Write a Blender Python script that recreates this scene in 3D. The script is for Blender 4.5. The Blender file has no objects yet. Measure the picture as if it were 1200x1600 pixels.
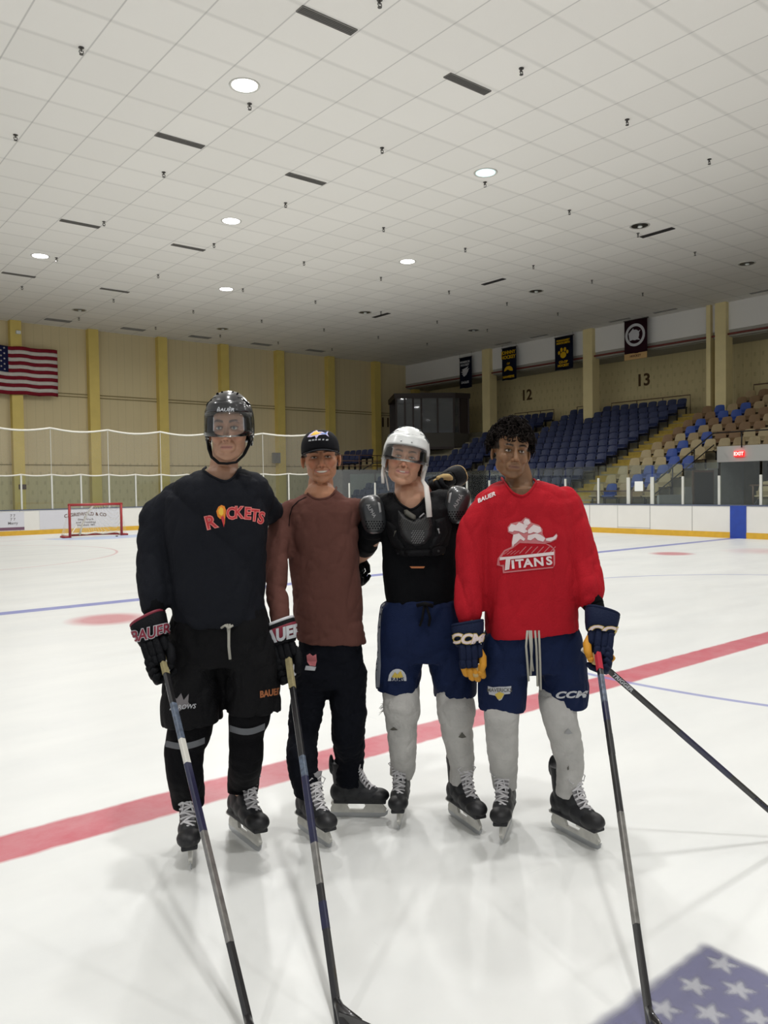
import bpy, bmesh, math, random
import numpy as np
from mathutils import Vector, Matrix, noise, Euler
from mathutils.bvhtree import BVHTree
R = math.radians
random.seed(7)
scene = bpy.context.scene
col = scene.collection

# ------------------------------------------------------------------ camera, exposure, world
CAM_H = 1.6
YAW, PITCH, ROLL, FPX = R(39.0), R(-1.78), R(-0.8), 1235.0
fw = Vector((math.sin(YAW) * math.cos(PITCH), math.cos(YAW) * math.cos(PITCH), math.sin(PITCH)))
rt0 = Vector((math.cos(YAW), -math.sin(YAW), 0.0))
up0 = rt0.cross(fw)
rt = rt0 * math.cos(ROLL) + up0 * math.sin(ROLL)
up = up0 * math.cos(ROLL) - rt0 * math.sin(ROLL)
cam_data = bpy.data.cameras.new('camera')
cam = bpy.data.objects.new('camera', cam_data)
col.objects.link(cam)
cam.matrix_world = Matrix(((rt.x, up.x, -fw.x, 0), (rt.y, up.y, -fw.y, 0), (rt.z, up.z, -fw.z, CAM_H), (0, 0, 0, 1)))
cam_data.sensor_fit = 'VERTICAL'
cam_data.sensor_height = 32.0
cam_data.lens = 32.0 * FPX / 1600.0
cam_data.clip_start = 0.05
cam_data.clip_end = 300
scene.camera = cam
scene.view_settings.view_transform = 'Standard'
scene.view_settings.look = 'None'
scene.view_settings.exposure = 0.05
scene.view_settings.gamma = 1.0
scene.view_settings.use_curve_mapping = False
world = bpy.data.worlds.new('world')
scene.world = world
world.use_nodes = True
world.node_tree.nodes['Background'].inputs[0].default_value = (0.95, 0.97, 1.0, 1)
world.node_tree.nodes['Background'].inputs[1].default_value = 0.5
LAMP_W = 158.0        # watts of each lit ceiling lamp
CEIL_Z = 9.64


def lin(c):
    c /= 255.0
    return c / 12.92 if c <= 0.04045 else ((c + 0.055) / 1.055) ** 2.4


def rgb(r, g, b):
    return (lin(r), lin(g), lin(b), 1.0)


# ------------------------------------------------------------------ materials
def mat(name, color, rough=0.6, metal=0.0, bump=0.0, bscale=60.0, var=0.0, vscale=6.0, coat=0.0, emit=None, estr=0.0, spec=0.5, stretch=None, sheen=0.0, sss=0.0):
    m = bpy.data.materials.new(name)
    m.use_nodes = True
    nt = m.node_tree
    b = nt.nodes['Principled BSDF']
    b.inputs['Base Color'].default_value = color
    b.inputs['Roughness'].default_value = rough
    b.inputs['Metallic'].default_value = metal
    b.inputs['Coat Weight'].default_value = coat
    b.inputs['Specular IOR Level'].default_value = 0.12 if (rough >= 0.7 and spec == 0.5) else spec
    b.inputs['Sheen Weight'].default_value = sheen
    if sss:
        b.inputs['Subsurface Weight'].default_value = sss
        b.inputs['Subsurface Radius'].default_value = (0.012, 0.005, 0.003)
        b.inputs['Subsurface Scale'].default_value = 1.0
    if emit:
        b.inputs['Emission Color'].default_value = emit
        b.inputs['Emission Strength'].default_value = estr
    tc = nt.nodes.new('ShaderNodeTexCoord')
    vec = tc.outputs['Object']
    if stretch:
        mp = nt.nodes.new('ShaderNodeMapping')
        mp.inputs['Scale'].default_value = stretch
        nt.links.new(vec, mp.inputs[0])
        vec = mp.outputs[0]
    if var:
        n = nt.nodes.new('ShaderNodeTexNoise')
        n.inputs['Scale'].default_value = vscale
        n.inputs['Detail'].default_value = 4
        nt.links.new(vec, n.inputs['Vector'])
        mx = nt.nodes.new('ShaderNodeMix')
        mx.data_type = 'RGBA'
        mx.blend_type = 'MULTIPLY'
        mx.inputs['Factor'].default_value = 1.0
        mx.inputs['A'].default_value = color
        rp = nt.nodes.new('ShaderNodeMapRange')
        rp.inputs['From Min'].default_value = 0.3
        rp.inputs['From Max'].default_value = 0.7
        rp.inputs['To Min'].default_value = 1.0 - var
        rp.inputs['To Max'].default_value = 1.0
        nt.links.new(n.outputs['Fac'], rp.inputs['Value'])
        nt.links.new(rp.outputs[0], mx.inputs['B'])
        nt.links.new(mx.outputs['Result'], b.inputs['Base Color'])
    if bump:
        n2 = nt.nodes.new('ShaderNodeTexNoise')
        n2.inputs['Scale'].default_value = bscale
        n2.inputs['Detail'].default_value = 3
        nt.links.new(vec, n2.inputs['Vector'])
        bp = nt.nodes.new('ShaderNodeBump')
        bp.inputs['Strength'].default_value = bump
        bp.inputs['Distance'].default_value = 0.01
        nt.links.new(n2.outputs['Fac'], bp.inputs['Height'])
        nt.links.new(bp.outputs[0], b.inputs['Normal'])
    return m


class NB:
    """small helper to write node maths"""
    def __init__(self, nt):
        self.nt = nt

    def m(self, op, a, b=None, c=None, clamp=False):
        n = self.nt.nodes.new('ShaderNodeMath')
        n.operation = op
        n.use_clamp = clamp
        for i, v in enumerate((a, b, c)):
            if v is None:
                continue
            if isinstance(v, (int, float)):
                n.inputs[i].default_value = v
            else:
                self.nt.links.new(v, n.inputs[i])
        return n.outputs[0]

    def mix(self, f, a, b):
        n = self.nt.nodes.new('ShaderNodeMix')
        n.data_type = 'RGBA'
        for s, v in (('Factor', f), ('A', a), ('B', b)):
            if isinstance(v, (int, float, tuple)):
                n.inputs[s].default_value = v
            else:
                self.nt.links.new(v, n.inputs[s])
        return n.outputs['Result']

    def noise(self, vec, scale, detail=3, rough=0.5):
        n = self.nt.nodes.new('ShaderNodeTexNoise')
        n.inputs['Scale'].default_value = scale
        n.inputs['Detail'].default_value = detail
        n.inputs['Roughness'].default_value = rough
        self.nt.links.new(vec, n.inputs['Vector'])
        return n.outputs['Fac']

    def mapv(self, vec, scale, rot=(0, 0, 0)):
        n = self.nt.nodes.new('ShaderNodeMapping')
        n.inputs['Scale'].default_value = scale
        n.inputs['Rotation'].default_value = rot
        self.nt.links.new(vec, n.inputs[0])
        return n.outputs[0]


def ice_material():
    m = bpy.data.materials.new('ice')
    m.use_nodes = True
    nt = m.node_tree
    k = NB(nt)
    b = nt.nodes['Principled BSDF']
    tc = nt.nodes.new('ShaderNodeTexCoord')
    o = tc.outputs['Object']
    sp = nt.nodes.new('ShaderNodeSeparateXYZ')
    nt.links.new(o, sp.inputs[0])
    X, Y = sp.outputs[0], sp.outputs[1]
    n1 = k.noise(k.mapv(o, (0.5, 1.4, 1), (0, 0, 0.5)), 1.0, 5, 0.6)
    base = k.mix(k.m('MULTIPLY', k.m('SUBTRACT', n1, 0.35, clamp=True), 1.6, clamp=True), rgb(226, 227, 224), rgb(210, 212, 211))

    def band(dist, half, soft):          # 1 inside |dist| < half, softened edge
        d = k.m('ABSOLUTE', dist)
        return k.m('MULTIPLY', k.m('DIVIDE', k.m('SUBTRACT', half + soft / 2, d), soft), 1.0, clamp=True)

    def dist_to(cx, cy):
        dx = k.m('SUBTRACT', X, cx)
        dy = k.m('SUBTRACT', Y, cy)
        return k.m('SQRT', k.m('ADD', k.m('MULTIPLY', dx, dx), k.m('MULTIPLY', dy, dy)))
    wob = k.m('MULTIPLY', k.m('SUBTRACT', k.noise(o, 9, 3), 0.5), 0.03)
    Yw = k.m('ADD', Y, wob)
    fade = k.m('ADD', 0.72, k.m('MULTIPLY', k.noise(o, 5, 4, 0.7), 0.35), clamp=True)
    red, blue = rgb(190, 84, 98), rgb(118, 124, 186)

    def paint(base, mask, colr, op=1.0):
        return k.mix(k.m('MULTIPLY', k.m('MULTIPLY', mask, fade), op, clamp=True), base, colr)
    base = paint(base, band(k.m('SUBTRACT', Yw, 3.82), 0.145, 0.03), red)
    base = paint(base, band(k.m('SUBTRACT', Y, 11.3), 0.14, 0.03), blue)
    base = paint(base, band(k.m('SUBTRACT', Y, 28.2), 0.025, 0.02), red)
    base = paint(base, band(k.m('SUBTRACT', dist_to(10.0, 3.82), 4.5), 0.03, 0.02), blue, 0.8)
    for (cx, cy) in ((3.5, 9.85), (16.4, 9.85)):
        base = paint(base, band(dist_to(cx, cy), 0.42, 0.25), red, 0.8)
    for cx in (3.4, 16.4):
        base = paint(base, band(k.m('SUBTRACT', dist_to(cx, 22.2), 4.5), 0.03, 0.03), red, 0.5)
        base = paint(base, band(dist_to(cx, 22.2), 0.3, 0.1), red, 0.8)
    crease = k.m('MULTIPLY', band(k.m('SUBTRACT', dist_to(9.7, 28.2), 0.0), 1.8, 0.05), k.m('LESS_THAN', Y, 28.2))
    base = paint(base, crease, rgb(150, 175, 220), 0.7)
    base = paint(base, band(dist_to(18.4, 8.6), 0.7, 0.8), red, 0.35)
    # scuffs and thin skate cuts
    s1 = k.noise(k.mapv(o, (14, 0.7, 1), (0, 0, 0.9)), 2.0, 3, 0.6)
    s2 = k.noise(k.mapv(o, (0.8, 16, 1), (0, 0, 0.35)), 2.0, 3, 0.6)
    cut = k.m('MAXIMUM', k.m('GREATER_THAN', s1, 0.75), k.m('GREATER_THAN', s2, 0.755))
    base = k.mix(k.m('MULTIPLY', cut, 0.25), base, rgb(190, 195, 195))
    nt.links.new(base, b.inputs['Base Color'])
    rr = k.m('ADD', 0.27, k.m('MULTIPLY', k.noise(k.mapv(o, (0.6, 2.2, 1)), 1.2, 4, 0.6), 0.25))
    nt.links.new(rr, b.inputs['Roughness'])
    b.inputs['Specular IOR Level'].default_value = 0.35
    bp = nt.nodes.new('ShaderNodeBump')
    bp.inputs['Strength'].default_value = 0.06
    bp.inputs['Distance'].default_value = 0.01
    nt.links.new(k.noise(o, 14, 4, 0.6), bp.inputs['Height'])
    nt.links.new(bp.outputs[0], b.inputs['Normal'])
    return m


def ceiling_material():
    m = bpy.data.materials.new('ceiling_tiles')
    m.use_nodes = True
    nt = m.node_tree
    k = NB(nt)
    b = nt.nodes['Principled BSDF']
    tc = nt.nodes.new('ShaderNodeTexCoord')
    o = tc.outputs['Object']
    sp = nt.nodes.new('ShaderNodeSeparateXYZ')
    nt.links.new(o, sp.inputs[0])
    X, Y = sp.outputs[0], sp.outputs[1]

    def line(v, off, step, half, soft):
        t = k.m('DIVIDE', k.m('SUBTRACT', v, off - 100 * step), step)
        f = k.m('FRACT', k.m('ADD', t, 0.5))
        d = k.m('MULTIPLY', k.m('ABSOLUTE', k.m('SUBTRACT', f, 0.5)), step)
        return k.m('DIVIDE', k.m('SUBTRACT', half + soft, d), soft, clamp=True), k.m('FLOOR', k.m('ADD', t, 0.0))
    lx, ix = line(X, 3.94, 1.183, 0.008, 0.012)
    ly, iy = line(Y, 8.83, 1.183, 0.02, 0.05)
    cv = nt.nodes.new('ShaderNodeCombineXYZ')
    nt.links.new(ix, cv.inputs[0])
    nt.links.new(iy, cv.inputs[1])
    wn = nt.nodes.new('ShaderNodeTexWhiteNoise')
    nt.links.new(cv.outputs[0], wn.inputs[0])
    base = k.mix(wn.outputs['Value'], rgb(246, 243, 238), rgb(240, 237, 232))
    base = k.mix(k.m('MULTIPLY', k.noise(o, 0.35, 3), 0.5), base, rgb(236, 234, 228))
    base = k.mix(k.m('MULTIPLY', ly, 0.16), base, rgb(120, 118, 114))
    base = k.mix(k.m('MULTIPLY', lx, 0.34), base, rgb(90, 90, 90))
    nt.links.new(base, b.inputs['Base Color'])
    b.inputs['Roughness'].default_value = 0.85
    return m


def glass_material(name, tint, opac=0.06, rough=0.03):
    m = bpy.data.materials.new(name)
    m.use_nodes = True
    nt = m.node_tree
    nt.nodes.remove(nt.nodes['Principled BSDF'])
    out = nt.nodes['Material Output']
    tr = nt.nodes.new('ShaderNodeBsdfTransparent')
    tr.inputs[0].default_value = tint
    gl = nt.nodes.new('ShaderNodeBsdfGlossy')
    gl.inputs['Roughness'].default_value = rough
    df = nt.nodes.new('ShaderNodeBsdfDiffuse')
    df.inputs[0].default_value = (0.7, 0.73, 0.72, 1)
    fr = nt.nodes.new('ShaderNodeFresnel')
    fr.inputs[0].default_value = 1.45
    m1 = nt.nodes.new('ShaderNodeMixShader')
    m2 = nt.nodes.new('ShaderNodeMixShader')
    m1.inputs[0].default_value = opac
    nt.links.new(tr.outputs[0], m1.inputs[1])
    nt.links.new(df.outputs[0], m1.inputs[2])
    nt.links.new(fr.outputs[0], m2.inputs[0])
    nt.links.new(m1.outputs[0], m2.inputs[1])
    nt.links.new(gl.outputs[0], m2.inputs[2])
    nt.links.new(m2.outputs[0], out.inputs[0])
    return m


def net_material(name, color, scale, wire, cover=0.5):
    """thin string netting: a diamond grid of holes, procedural"""
    m = bpy.data.materials.new(name)
    m.use_nodes = True
    nt = m.node_tree
    k = NB(nt)
    out = nt.nodes['Material Output']
    b = nt.nodes['Principled BSDF']
    b.inputs['Base Color'].default_value = color
    b.inputs['Roughness'].default_value = 0.9
    tc = nt.nodes.new('ShaderNodeTexCoord')
    sp = nt.nodes.new('ShaderNodeSeparateXYZ')
    nt.links.new(tc.outputs['Object'], sp.inputs[0])
    u = k.m('ADD', sp.outputs[0], sp.outputs[1])
    a1 = k.m('FRACT', k.m('MULTIPLY', k.m('ADD', k.m('ADD', u, sp.outputs[2]), 50.0), scale))
    a2 = k.m('FRACT', k.m('MULTIPLY', k.m('ADD', k.m('SUBTRACT', u, sp.outputs[2]), 50.0), scale))
    f = k.m('MAXIMUM', k.m('LESS_THAN', a1, wire), k.m('LESS_THAN', a2, wire))
    tr = nt.nodes.new('ShaderNodeBsdfTransparent')
    mx = nt.nodes.new('ShaderNodeMixShader')
    nt.links.new(k.m('MULTIPLY', f, cover), mx.inputs[0])
    nt.links.new(tr.outputs[0], mx.inputs[1])
    nt.links.new(b.outputs[0], mx.inputs[2])
    nt.links.new(mx.outputs[0], out.inputs[0])
    return m


def block_wall_material(name, c1, c2, band_lo, band_hi):
    """ribbed wall panels with rows of perforated blocks between two heights"""
    m = bpy.data.materials.new(name)
    m.use_nodes = True
    nt = m.node_tree
    k = NB(nt)
    b = nt.nodes['Principled BSDF']
    tc = nt.nodes.new('ShaderNodeTexCoord')
    o = tc.outputs['Object']
    sp = nt.nodes.new('ShaderNodeSeparateXYZ')
    nt.links.new(o, sp.inputs[0])
    u = k.m('ADD', sp.outputs[0], sp.outputs[1])
    z = sp.outputs[2]
    base = k.mix(k.noise(k.mapv(o, (1, 1, 0.25)), 1.5, 4), c1, c2)
    rib = k.m('ABSOLUTE', k.m('SUBTRACT', k.m('FRACT', k.m('MULTIPLY', k.m('ADD', u, 100.0), 2.5)), 0.5))
    base = k.mix(k.m('MULTIPLY', k.m('LESS_THAN', rib, 0.04), 0.10), base, rgb(70, 66, 50))
    row = k.m('FLOOR', k.m('MULTIPLY', k.m('ADD', z, 10.0), 2.2))
    hx = k.m('ABSOLUTE', k.m('SUBTRACT', k.m('FRACT', k.m('ADD', k.m('MULTIPLY', k.m('ADD', u, 100.0), 2.6), k.m('MULTIPLY', row, 0.5))), 0.5))
    hz = k.m('ABSOLUTE', k.m('SUBTRACT', k.m('FRACT', k.m('MULTIPLY', k.m('ADD', z, 10.0), 2.2)), 0.5))
    hole = k.m('MULTIPLY', k.m('LESS_THAN', hx, 0.13), k.m('LESS_THAN', hz, 0.2))
    inb = k.m('MULTIPLY', k.m('GREATER_THAN', z, band_lo), k.m('LESS_THAN', z, band_hi))
    hole = k.m('MULTIPLY', k.m('MULTIPLY', hole, inb), k.m('GREATER_THAN', k.noise(o, 3, 2), 0.38))
    base = k.mix(k.m('MULTIPLY', hole, 0.17), base, rgb(75, 70, 50))
    nt.links.new(base, b.inputs['Base Color'])
    b.inputs['Roughness'].default_value = 0.8
    return m


M = {}
M['ice'] = ice_material()
M['ceiling'] = ceiling_material()
M['glass'] = glass_material('rink_glass', (0.88, 0.93, 0.90, 1), 0.022)
M['visor'] = glass_material('visor_plastic', (0.97, 0.98, 0.98, 1), 0.02, 0.04)
M['booth_glass'] = glass_material('booth_glass', (0.42, 0.44, 0.48, 1), 0.07)
M['boardw'] = mat('board_white', rgb(226, 224, 218), 0.35, var=0.06, vscale=1.2)
M['yellow'] = mat('kick_plate_yellow', rgb(214, 168, 48), 0.45, var=0.12)
M['blueband'] = mat('board_blue', rgb(34, 66, 158), 0.4, var=0.15)
M['cap'] = mat('board_cap', rgb(84, 92, 112), 0.5)
M['post'] = mat('glass_post', rgb(206, 206, 198), 0.4, 0.2)
M['rope'] = mat('rope_white', rgb(222, 220, 210), 0.7)
M['wall_end'] = block_wall_material('end_wall', rgb(216, 200, 158), rgb(206, 190, 150), -1, 3.3)
M['wall_side'] = block_wall_material('side_wall', rgb(206, 192, 146), rgb(196, 182, 138), 5.2, 7.6)
M['pilaster'] = mat('pilaster_yellow', rgb(220, 196, 108), 0.6, var=0.08, vscale=2)
M['pillar'] = mat('pillar_yellow', rgb(224, 208, 156), 0.6, var=0.08, vscale=2)
M['bulk'] = mat('bulkhead_white', rgb(226, 224, 220), 0.8)
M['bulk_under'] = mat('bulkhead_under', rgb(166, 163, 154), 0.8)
M['red_pipe'] = mat('red_pipe', rgb(116, 50, 44), 0.5)
M['brown_rail'] = mat('brown_rail', rgb(92, 66, 48), 0.5)
M['black_rail'] = mat('black_rail', rgb(26, 24, 24), 0.4)
M['concrete'] = mat('stand_concrete', rgb(150, 144, 124), 0.85, var=0.2, vscale=3)
M['aisle'] = mat('aisle_steps', rgb(172, 148, 72), 0.85, var=0.25, vscale=8)
M['greywall'] = mat('grey_painted_block', rgb(150, 152, 152), 0.8, var=0.1)
M['white_lintel'] = mat('white_lintel', rgb(196, 196, 192), 0.8)
M['dark'] = mat('dark_opening', rgb(10, 10, 12), 0.95)
M['door_dark'] = mat('dark_door', rgb(24, 19, 19), 0.6)
M['seat_blue'] = mat('seat_navy', rgb(30, 41, 78), 0.5, var=0.12, vscale=5)
M['seat_bright'] = mat('seat_bright_blue', rgb(26, 62, 140), 0.5)
M['seat_tan'] = mat('seat_tan', rgb(150, 130, 94), 0.6, var=0.1)
M['seat_brown'] = mat('seat_brown', rgb(120, 92, 60), 0.6, var=0.1)
M['seat_sand'] = mat('seat_sand', rgb(164, 148, 112), 0.6, var=0.1)
M['seat_leg'] = mat('seat_leg', rgb(30, 28, 26), 0.6)
M['booth'] = mat('booth_brown', rgb(40, 28, 25), 0.6)
M['booth_panel'] = mat('booth_panel', rgb(58, 54, 46), 0.6)
M['vent'] = mat('vent_grey', rgb(112, 110, 106), 0.6)
M['vent_dark'] = mat('vent_dark', rgb(50, 48, 48), 0.6)
M['vent_light'] = mat('vent_light', rgb(150, 148, 144), 0.7)
M['lamp_on'] = mat('lamp_glow', (1, 1, 1, 1), 0.5, emit=(1.0, 0.99, 0.95, 1), estr=6.0)
M['lamp_cyan'] = mat('lamp_glow_cool', (0.7, 0.9, 0.9, 1), 0.5, emit=(0.62, 0.86, 0.86, 1), estr=0.9)
M['lamp_rim'] = mat('lamp_rim', rgb(196, 194, 188), 0.4)
M['lamp_off'] = mat('lamp_reflector_dark', rgb(70, 68, 64), 0.3, 0.6)
M['sprinkler'] = mat('sprinkler_grey', rgb(84, 82, 80), 0.4, 0.5)
M['net_red'] = mat('goal_red', rgb(160, 48, 50), 0.4)
M['net_string'] = net_material('goal_netting', rgb(232, 230, 222), 14.0, 0.2, 0.5)
M['guard_net'] = net_material('guard_netting', rgb(222, 222, 214), 16.0, 0.12, 0.16)
M['net_rope'] = mat('net_rope', rgb(226, 222, 210), 0.8)
M['flag_red'] = mat('flag_red', rgb(128, 30, 44), 0.8, var=0.15)
M['flag_white'] = mat('flag_white', rgb(206, 200, 192), 0.8, var=0.1)
M['flag_blue'] = mat('flag_navy', rgb(30, 34, 72), 0.8)
M['banner_navy'] = mat('banner_navy', rgb(18, 22, 40), 0.8)
M['banner_maroon'] = mat('banner_maroon', rgb(48, 22, 32), 0.8)
M['gold'] = mat('banner_gold', rgb(206, 164, 30), 0.8)
M['banner_white'] = mat('banner_white', rgb(196, 196, 200), 0.8)
M['banner_fringe'] = mat('banner_fringe', rgb(196, 160, 110), 0.9)
M['ink'] = mat('sign_ink', rgb(96, 70, 60), 0.7)
M['ink_grey'] = mat('sign_ink_grey', rgb(120, 116, 118), 0.7)
M['adpanel'] = mat('board_ad', rgb(206, 206, 212), 0.4)
M['adpurple'] = mat('board_ad_purple', rgb(110, 76, 96), 0.5)
M['numeral'] = mat('numeral_brown', rgb(84, 64, 42), 0.7)
M['exit'] = mat('exit_red', rgb(230, 40, 40), 0.5, emit=rgb(255, 40, 40), estr=1.6)
M['exit_text'] = mat('exit_text', rgb(250, 200, 200), 0.5, emit=rgb(255, 190, 180), estr=1.6)
M['paper'] = mat('paper_white', rgb(225, 228, 224), 0.8)


# ------------------------------------------------------------------ mesh helpers
class MB:
    """collects simple solids into one mesh"""
    def __init__(self):
        self.v, self.f, self.mi = [], [], []
        self.mats = []
        self.cur = 0

    def use(self, m):
        if m not in self.mats:
            self.mats.append(m)
        self.cur = self.mats.index(m)
        return self

    def add(self, vs, fs):
        n = len(self.v)
        self.v += [tuple(x) for x in vs]
        self.f += [tuple(i + n for i in f) for f in fs]
        self.mi += [self.cur] * len(fs)
        return self

    def box(self, c, s, rz=0.0, rot=None):
        hx, hy, hz = s[0] / 2, s[1] / 2, s[2] / 2
        vs = [Vector((x, y, z)) for x in (-hx, hx) for y in (-hy, hy) for z in (-hz, hz)]
        mt = rot if rot is not None else Matrix.Rotation(rz, 3, 'Z')
        vs = [mt @ v + Vector(c) for v in vs]
        return self.add(vs, [(0, 1, 3, 2), (4, 6, 7, 5), (0, 4, 5, 1), (2, 3, 7, 6), (0, 2, 6, 4), (1, 5, 7, 3)])

    def box2(self, a, b):
        return self.box([(p + q) / 2 for p, q in zip(a, b)], [abs(q - p) for p, q in zip(a, b)])

    def tube(self, pts, r, n=8, squash=1.0, cap=True, side=None):
        pts = [Vector(p) for p in pts]
        rs = r if isinstance(r, (list, tuple)) else [r] * len(pts)
        prev = None
        rings = []
        for i, p in enumerate(pts):
            t = (pts[min(i + 1, len(pts) - 1)] - pts[max(i - 1, 0)]).normalized()
            if prev is None:
                a = side if side is not None else (Vector((0, 0, 1)) if abs(t.z) < 0.9 else Vector((0, 1, 0)))
                u = (a - t * a.dot(t)).normalized()
            else:
                u = (prev - t * prev.dot(t)).normalized()
            prev = u
            w = t.cross(u)
            rr = rs[i]
            ra, rb = (rr if isinstance(rr, (tuple, list)) else (rr, rr * squash))
            rings.append([p + u * (ra * math.cos(2 * math.pi * k / n)) + w * (rb * math.sin(2 * math.pi * k / n)) for k in range(n)])
        return self.loft(rings, cap)

    def loft(self, rings, cap=True):
        n = len(rings[0])
        vs = [v for rg in rings for v in rg]
        fs = []
        for i in range(len(rings) - 1):
            for k in range(n):
                a, b = i * n + k, i * n + (k + 1) % n
                fs.append((a, b, b + n, a + n))
        if cap:
            fs.append(tuple(reversed(range(n))))
            fs.append(tuple((len(rings) - 1) * n + k for k in range(n)))
        return self.add(vs, fs)

    def sphere(self, c, r, n=16, m=10, rot=None, ex=1.0):
        """ellipsoid; ex < 1 makes it boxier"""
        r = r if isinstance(r, (tuple, list)) else (r, r, r)
        c = Vector(c)
        sg = lambda a: math.copysign(abs(a) ** ex, a)
        rings = []
        for i in range(1, m):
            th = math.pi * i / m
            rg = []
            for k in range(n):
                ph = 2 * math.pi * k / n
                v = Vector((r[0] * sg(math.sin(th)) * sg(math.cos(ph)), r[1] * sg(math.sin(th)) * sg(math.sin(ph)), -r[2] * sg(math.cos(th))))
                rg.append(v)
            rings.append(rg)
        if rot is not None:
            rings = [[rot @ v for v in rg] for rg in rings]
            pole = rot @ Vector((0, 0, r[2]))
        else:
            pole = Vector((0, 0, r[2]))
        vs = [c + v for rg in rings for v in rg] + [c - pole, c + pole]
        fs = []
        for i in range(m - 2):
            for k in range(n):
                a, b = i * n + k, i * n + (k + 1) % n
                fs.append((a, b, b + n, a + n))
        bt, tp = len(vs) - 2, len(vs) - 1
        for k in range(n):
            fs.append((bt, (k + 1) % n, k))
            fs.append((tp, (m - 2) * n + k, (m - 2) * n + (k + 1) % n))
        return self.add(vs, fs)

    def cyl(self, a, b, r, n=16, r2=None):
        return self.tube([a, b], [r, r if r2 is None else r2], n)

    def prism(self, poly, depth_vec):
        """extrude a closed polygon (list of 3-D points) along a vector"""
        n = len(poly)
        p2 = [Vector(p) + Vector(depth_vec) for p in poly]
        fs = [tuple(range(n)), tuple(reversed(range(n, 2 * n)))]
        for i in range(n):
            j = (i + 1) % n
            fs.append((i, i + n, j + n, j))
        return self.add(list(poly) + p2, fs)

    def mesh(self, name, smooth=False):
        me = bpy.data.meshes.new(name)
        me.from_pydata(self.v, [], self.f)
        for m in self.mats:
            me.materials.append(m)
        me.polygons.foreach_set('material_index', self.mi)
        bm = bmesh.new()
        bm.from_mesh(me)
        bmesh.ops.recalc_face_normals(bm, faces=bm.faces)
        bm.to_mesh(me)
        bm.free()
        if smooth:
            me.shade_smooth()
        me.update()
        return me


def link(name, me, parent=None, loc=None):
    o = bpy.data.objects.new(name, me)
    col.objects.link(o)
    if parent is not None:
        o.parent = parent
    if loc is not None:
        o.location = loc
    return o


def tag(o, label=None, cat=None, group=None, kind=None):
    if label:
        o['label'] = label
    if cat:
        o['category'] = cat
    if group:
        o['group'] = group
    if kind:
        o['kind'] = kind
    return o


def build(name, mb, m=None, parent=None, smooth=False, loc=None, label=None, bevel=0.0):
    if m is not None and not mb.mats:
        mb.mats = [m]
    if loc is not None:
        L = Vector(loc)
        mb.v = [tuple(Vector(v) - L) for v in mb.v]
    me = mb.mesh(name, smooth)
    o = link(name, me, parent, loc)
    if bevel:
        bv = o.modifiers.new('bevel', 'BEVEL')
        bv.width = bevel
        bv.segments = 2
        bv.limit_method = 'ANGLE'
    if label:
        o['label'] = label
    return o


def part(name, mb, m, parent, smooth=False, bevel=0.0, label=None):
    """mesh given in world coordinates, stored relative to its parent's (unrotated) origin"""
    P = Vector((0, 0, 0))
    q = parent
    while q is not None:
        P += q.location
        q = q.parent
    mb.v = [tuple(Vector(v) - P) for v in mb.v]
    o = build(name, mb, m, parent, smooth, None, label, bevel)
    return o


def thing(name, loc, label, cat, group=None, rz=0.0):
    o = bpy.data.objects.new(name, None)
    o.empty_display_size = 0.2
    col.objects.link(o)
    o.location = loc
    o.rotation_euler = (0, 0, rz)
    return tag(o, label, cat, group)


def structure(name, mb, m=None, label=None, **kw):
    o = build(name, mb, m, **kw)
    return tag(o, label, None, None, 'structure')


def text_mesh(s, size=1.0, bold=0.0, extrude=0.0, shear=0.0, spacing=1.0, align='CENTER'):
    cu = bpy.data.curves.new('lettering', 'FONT')
    cu.body = s
    cu.size = size
    cu.offset = bold
    cu.extrude = extrude
    cu.shear = shear
    cu.space_character = spacing
    cu.align_x = align
    cu.align_y = 'CENTER'
    cu.resolution_u = 3
    o = bpy.data.objects.new('lettering', cu)
    col.objects.link(o)
    dg = bpy.context.evaluated_depsgraph_get()
    me = bpy.data.meshes.new_from_object(o.evaluated_get(dg))
    bpy.data.objects.remove(o)
    bpy.data.curves.remove(cu)
    return me


def flat_text(name, s, center, u, v, height, m, parent=None, bold=0.0, depth=0.01, shear=0.0, arc=0.0, stretch=1.0, label=None):
    """lettering on a plane: centre point, unit right and up vectors, cap height"""
    me = text_mesh(s, height / 0.72, bold * height, depth / 2, shear)
    u, v, c = Vector(u), Vector(v), Vector(center)
    n = u.cross(v)
    P = Vector((0, 0, 0))
    q = parent
    while q is not None:
        P += q.location
        q = q.parent
    for vt in me.vertices:
        x, y, z = vt.co
        x *= stretch
        y -= arc * x * x
        vt.co = c + u * x + v * y + n * z - P
    me.materials.clear()
    me.materials.append(m)
    o = link(name, me, parent)
    if label:
        o['label'] = label
    return o


# ------------------------------------------------------------------ the setting
CX, CY = 9.9, 3.82          # centre of the rink
SIDE_X, END_Y, RAD = 22.1, 31.5, 8.5

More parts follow.
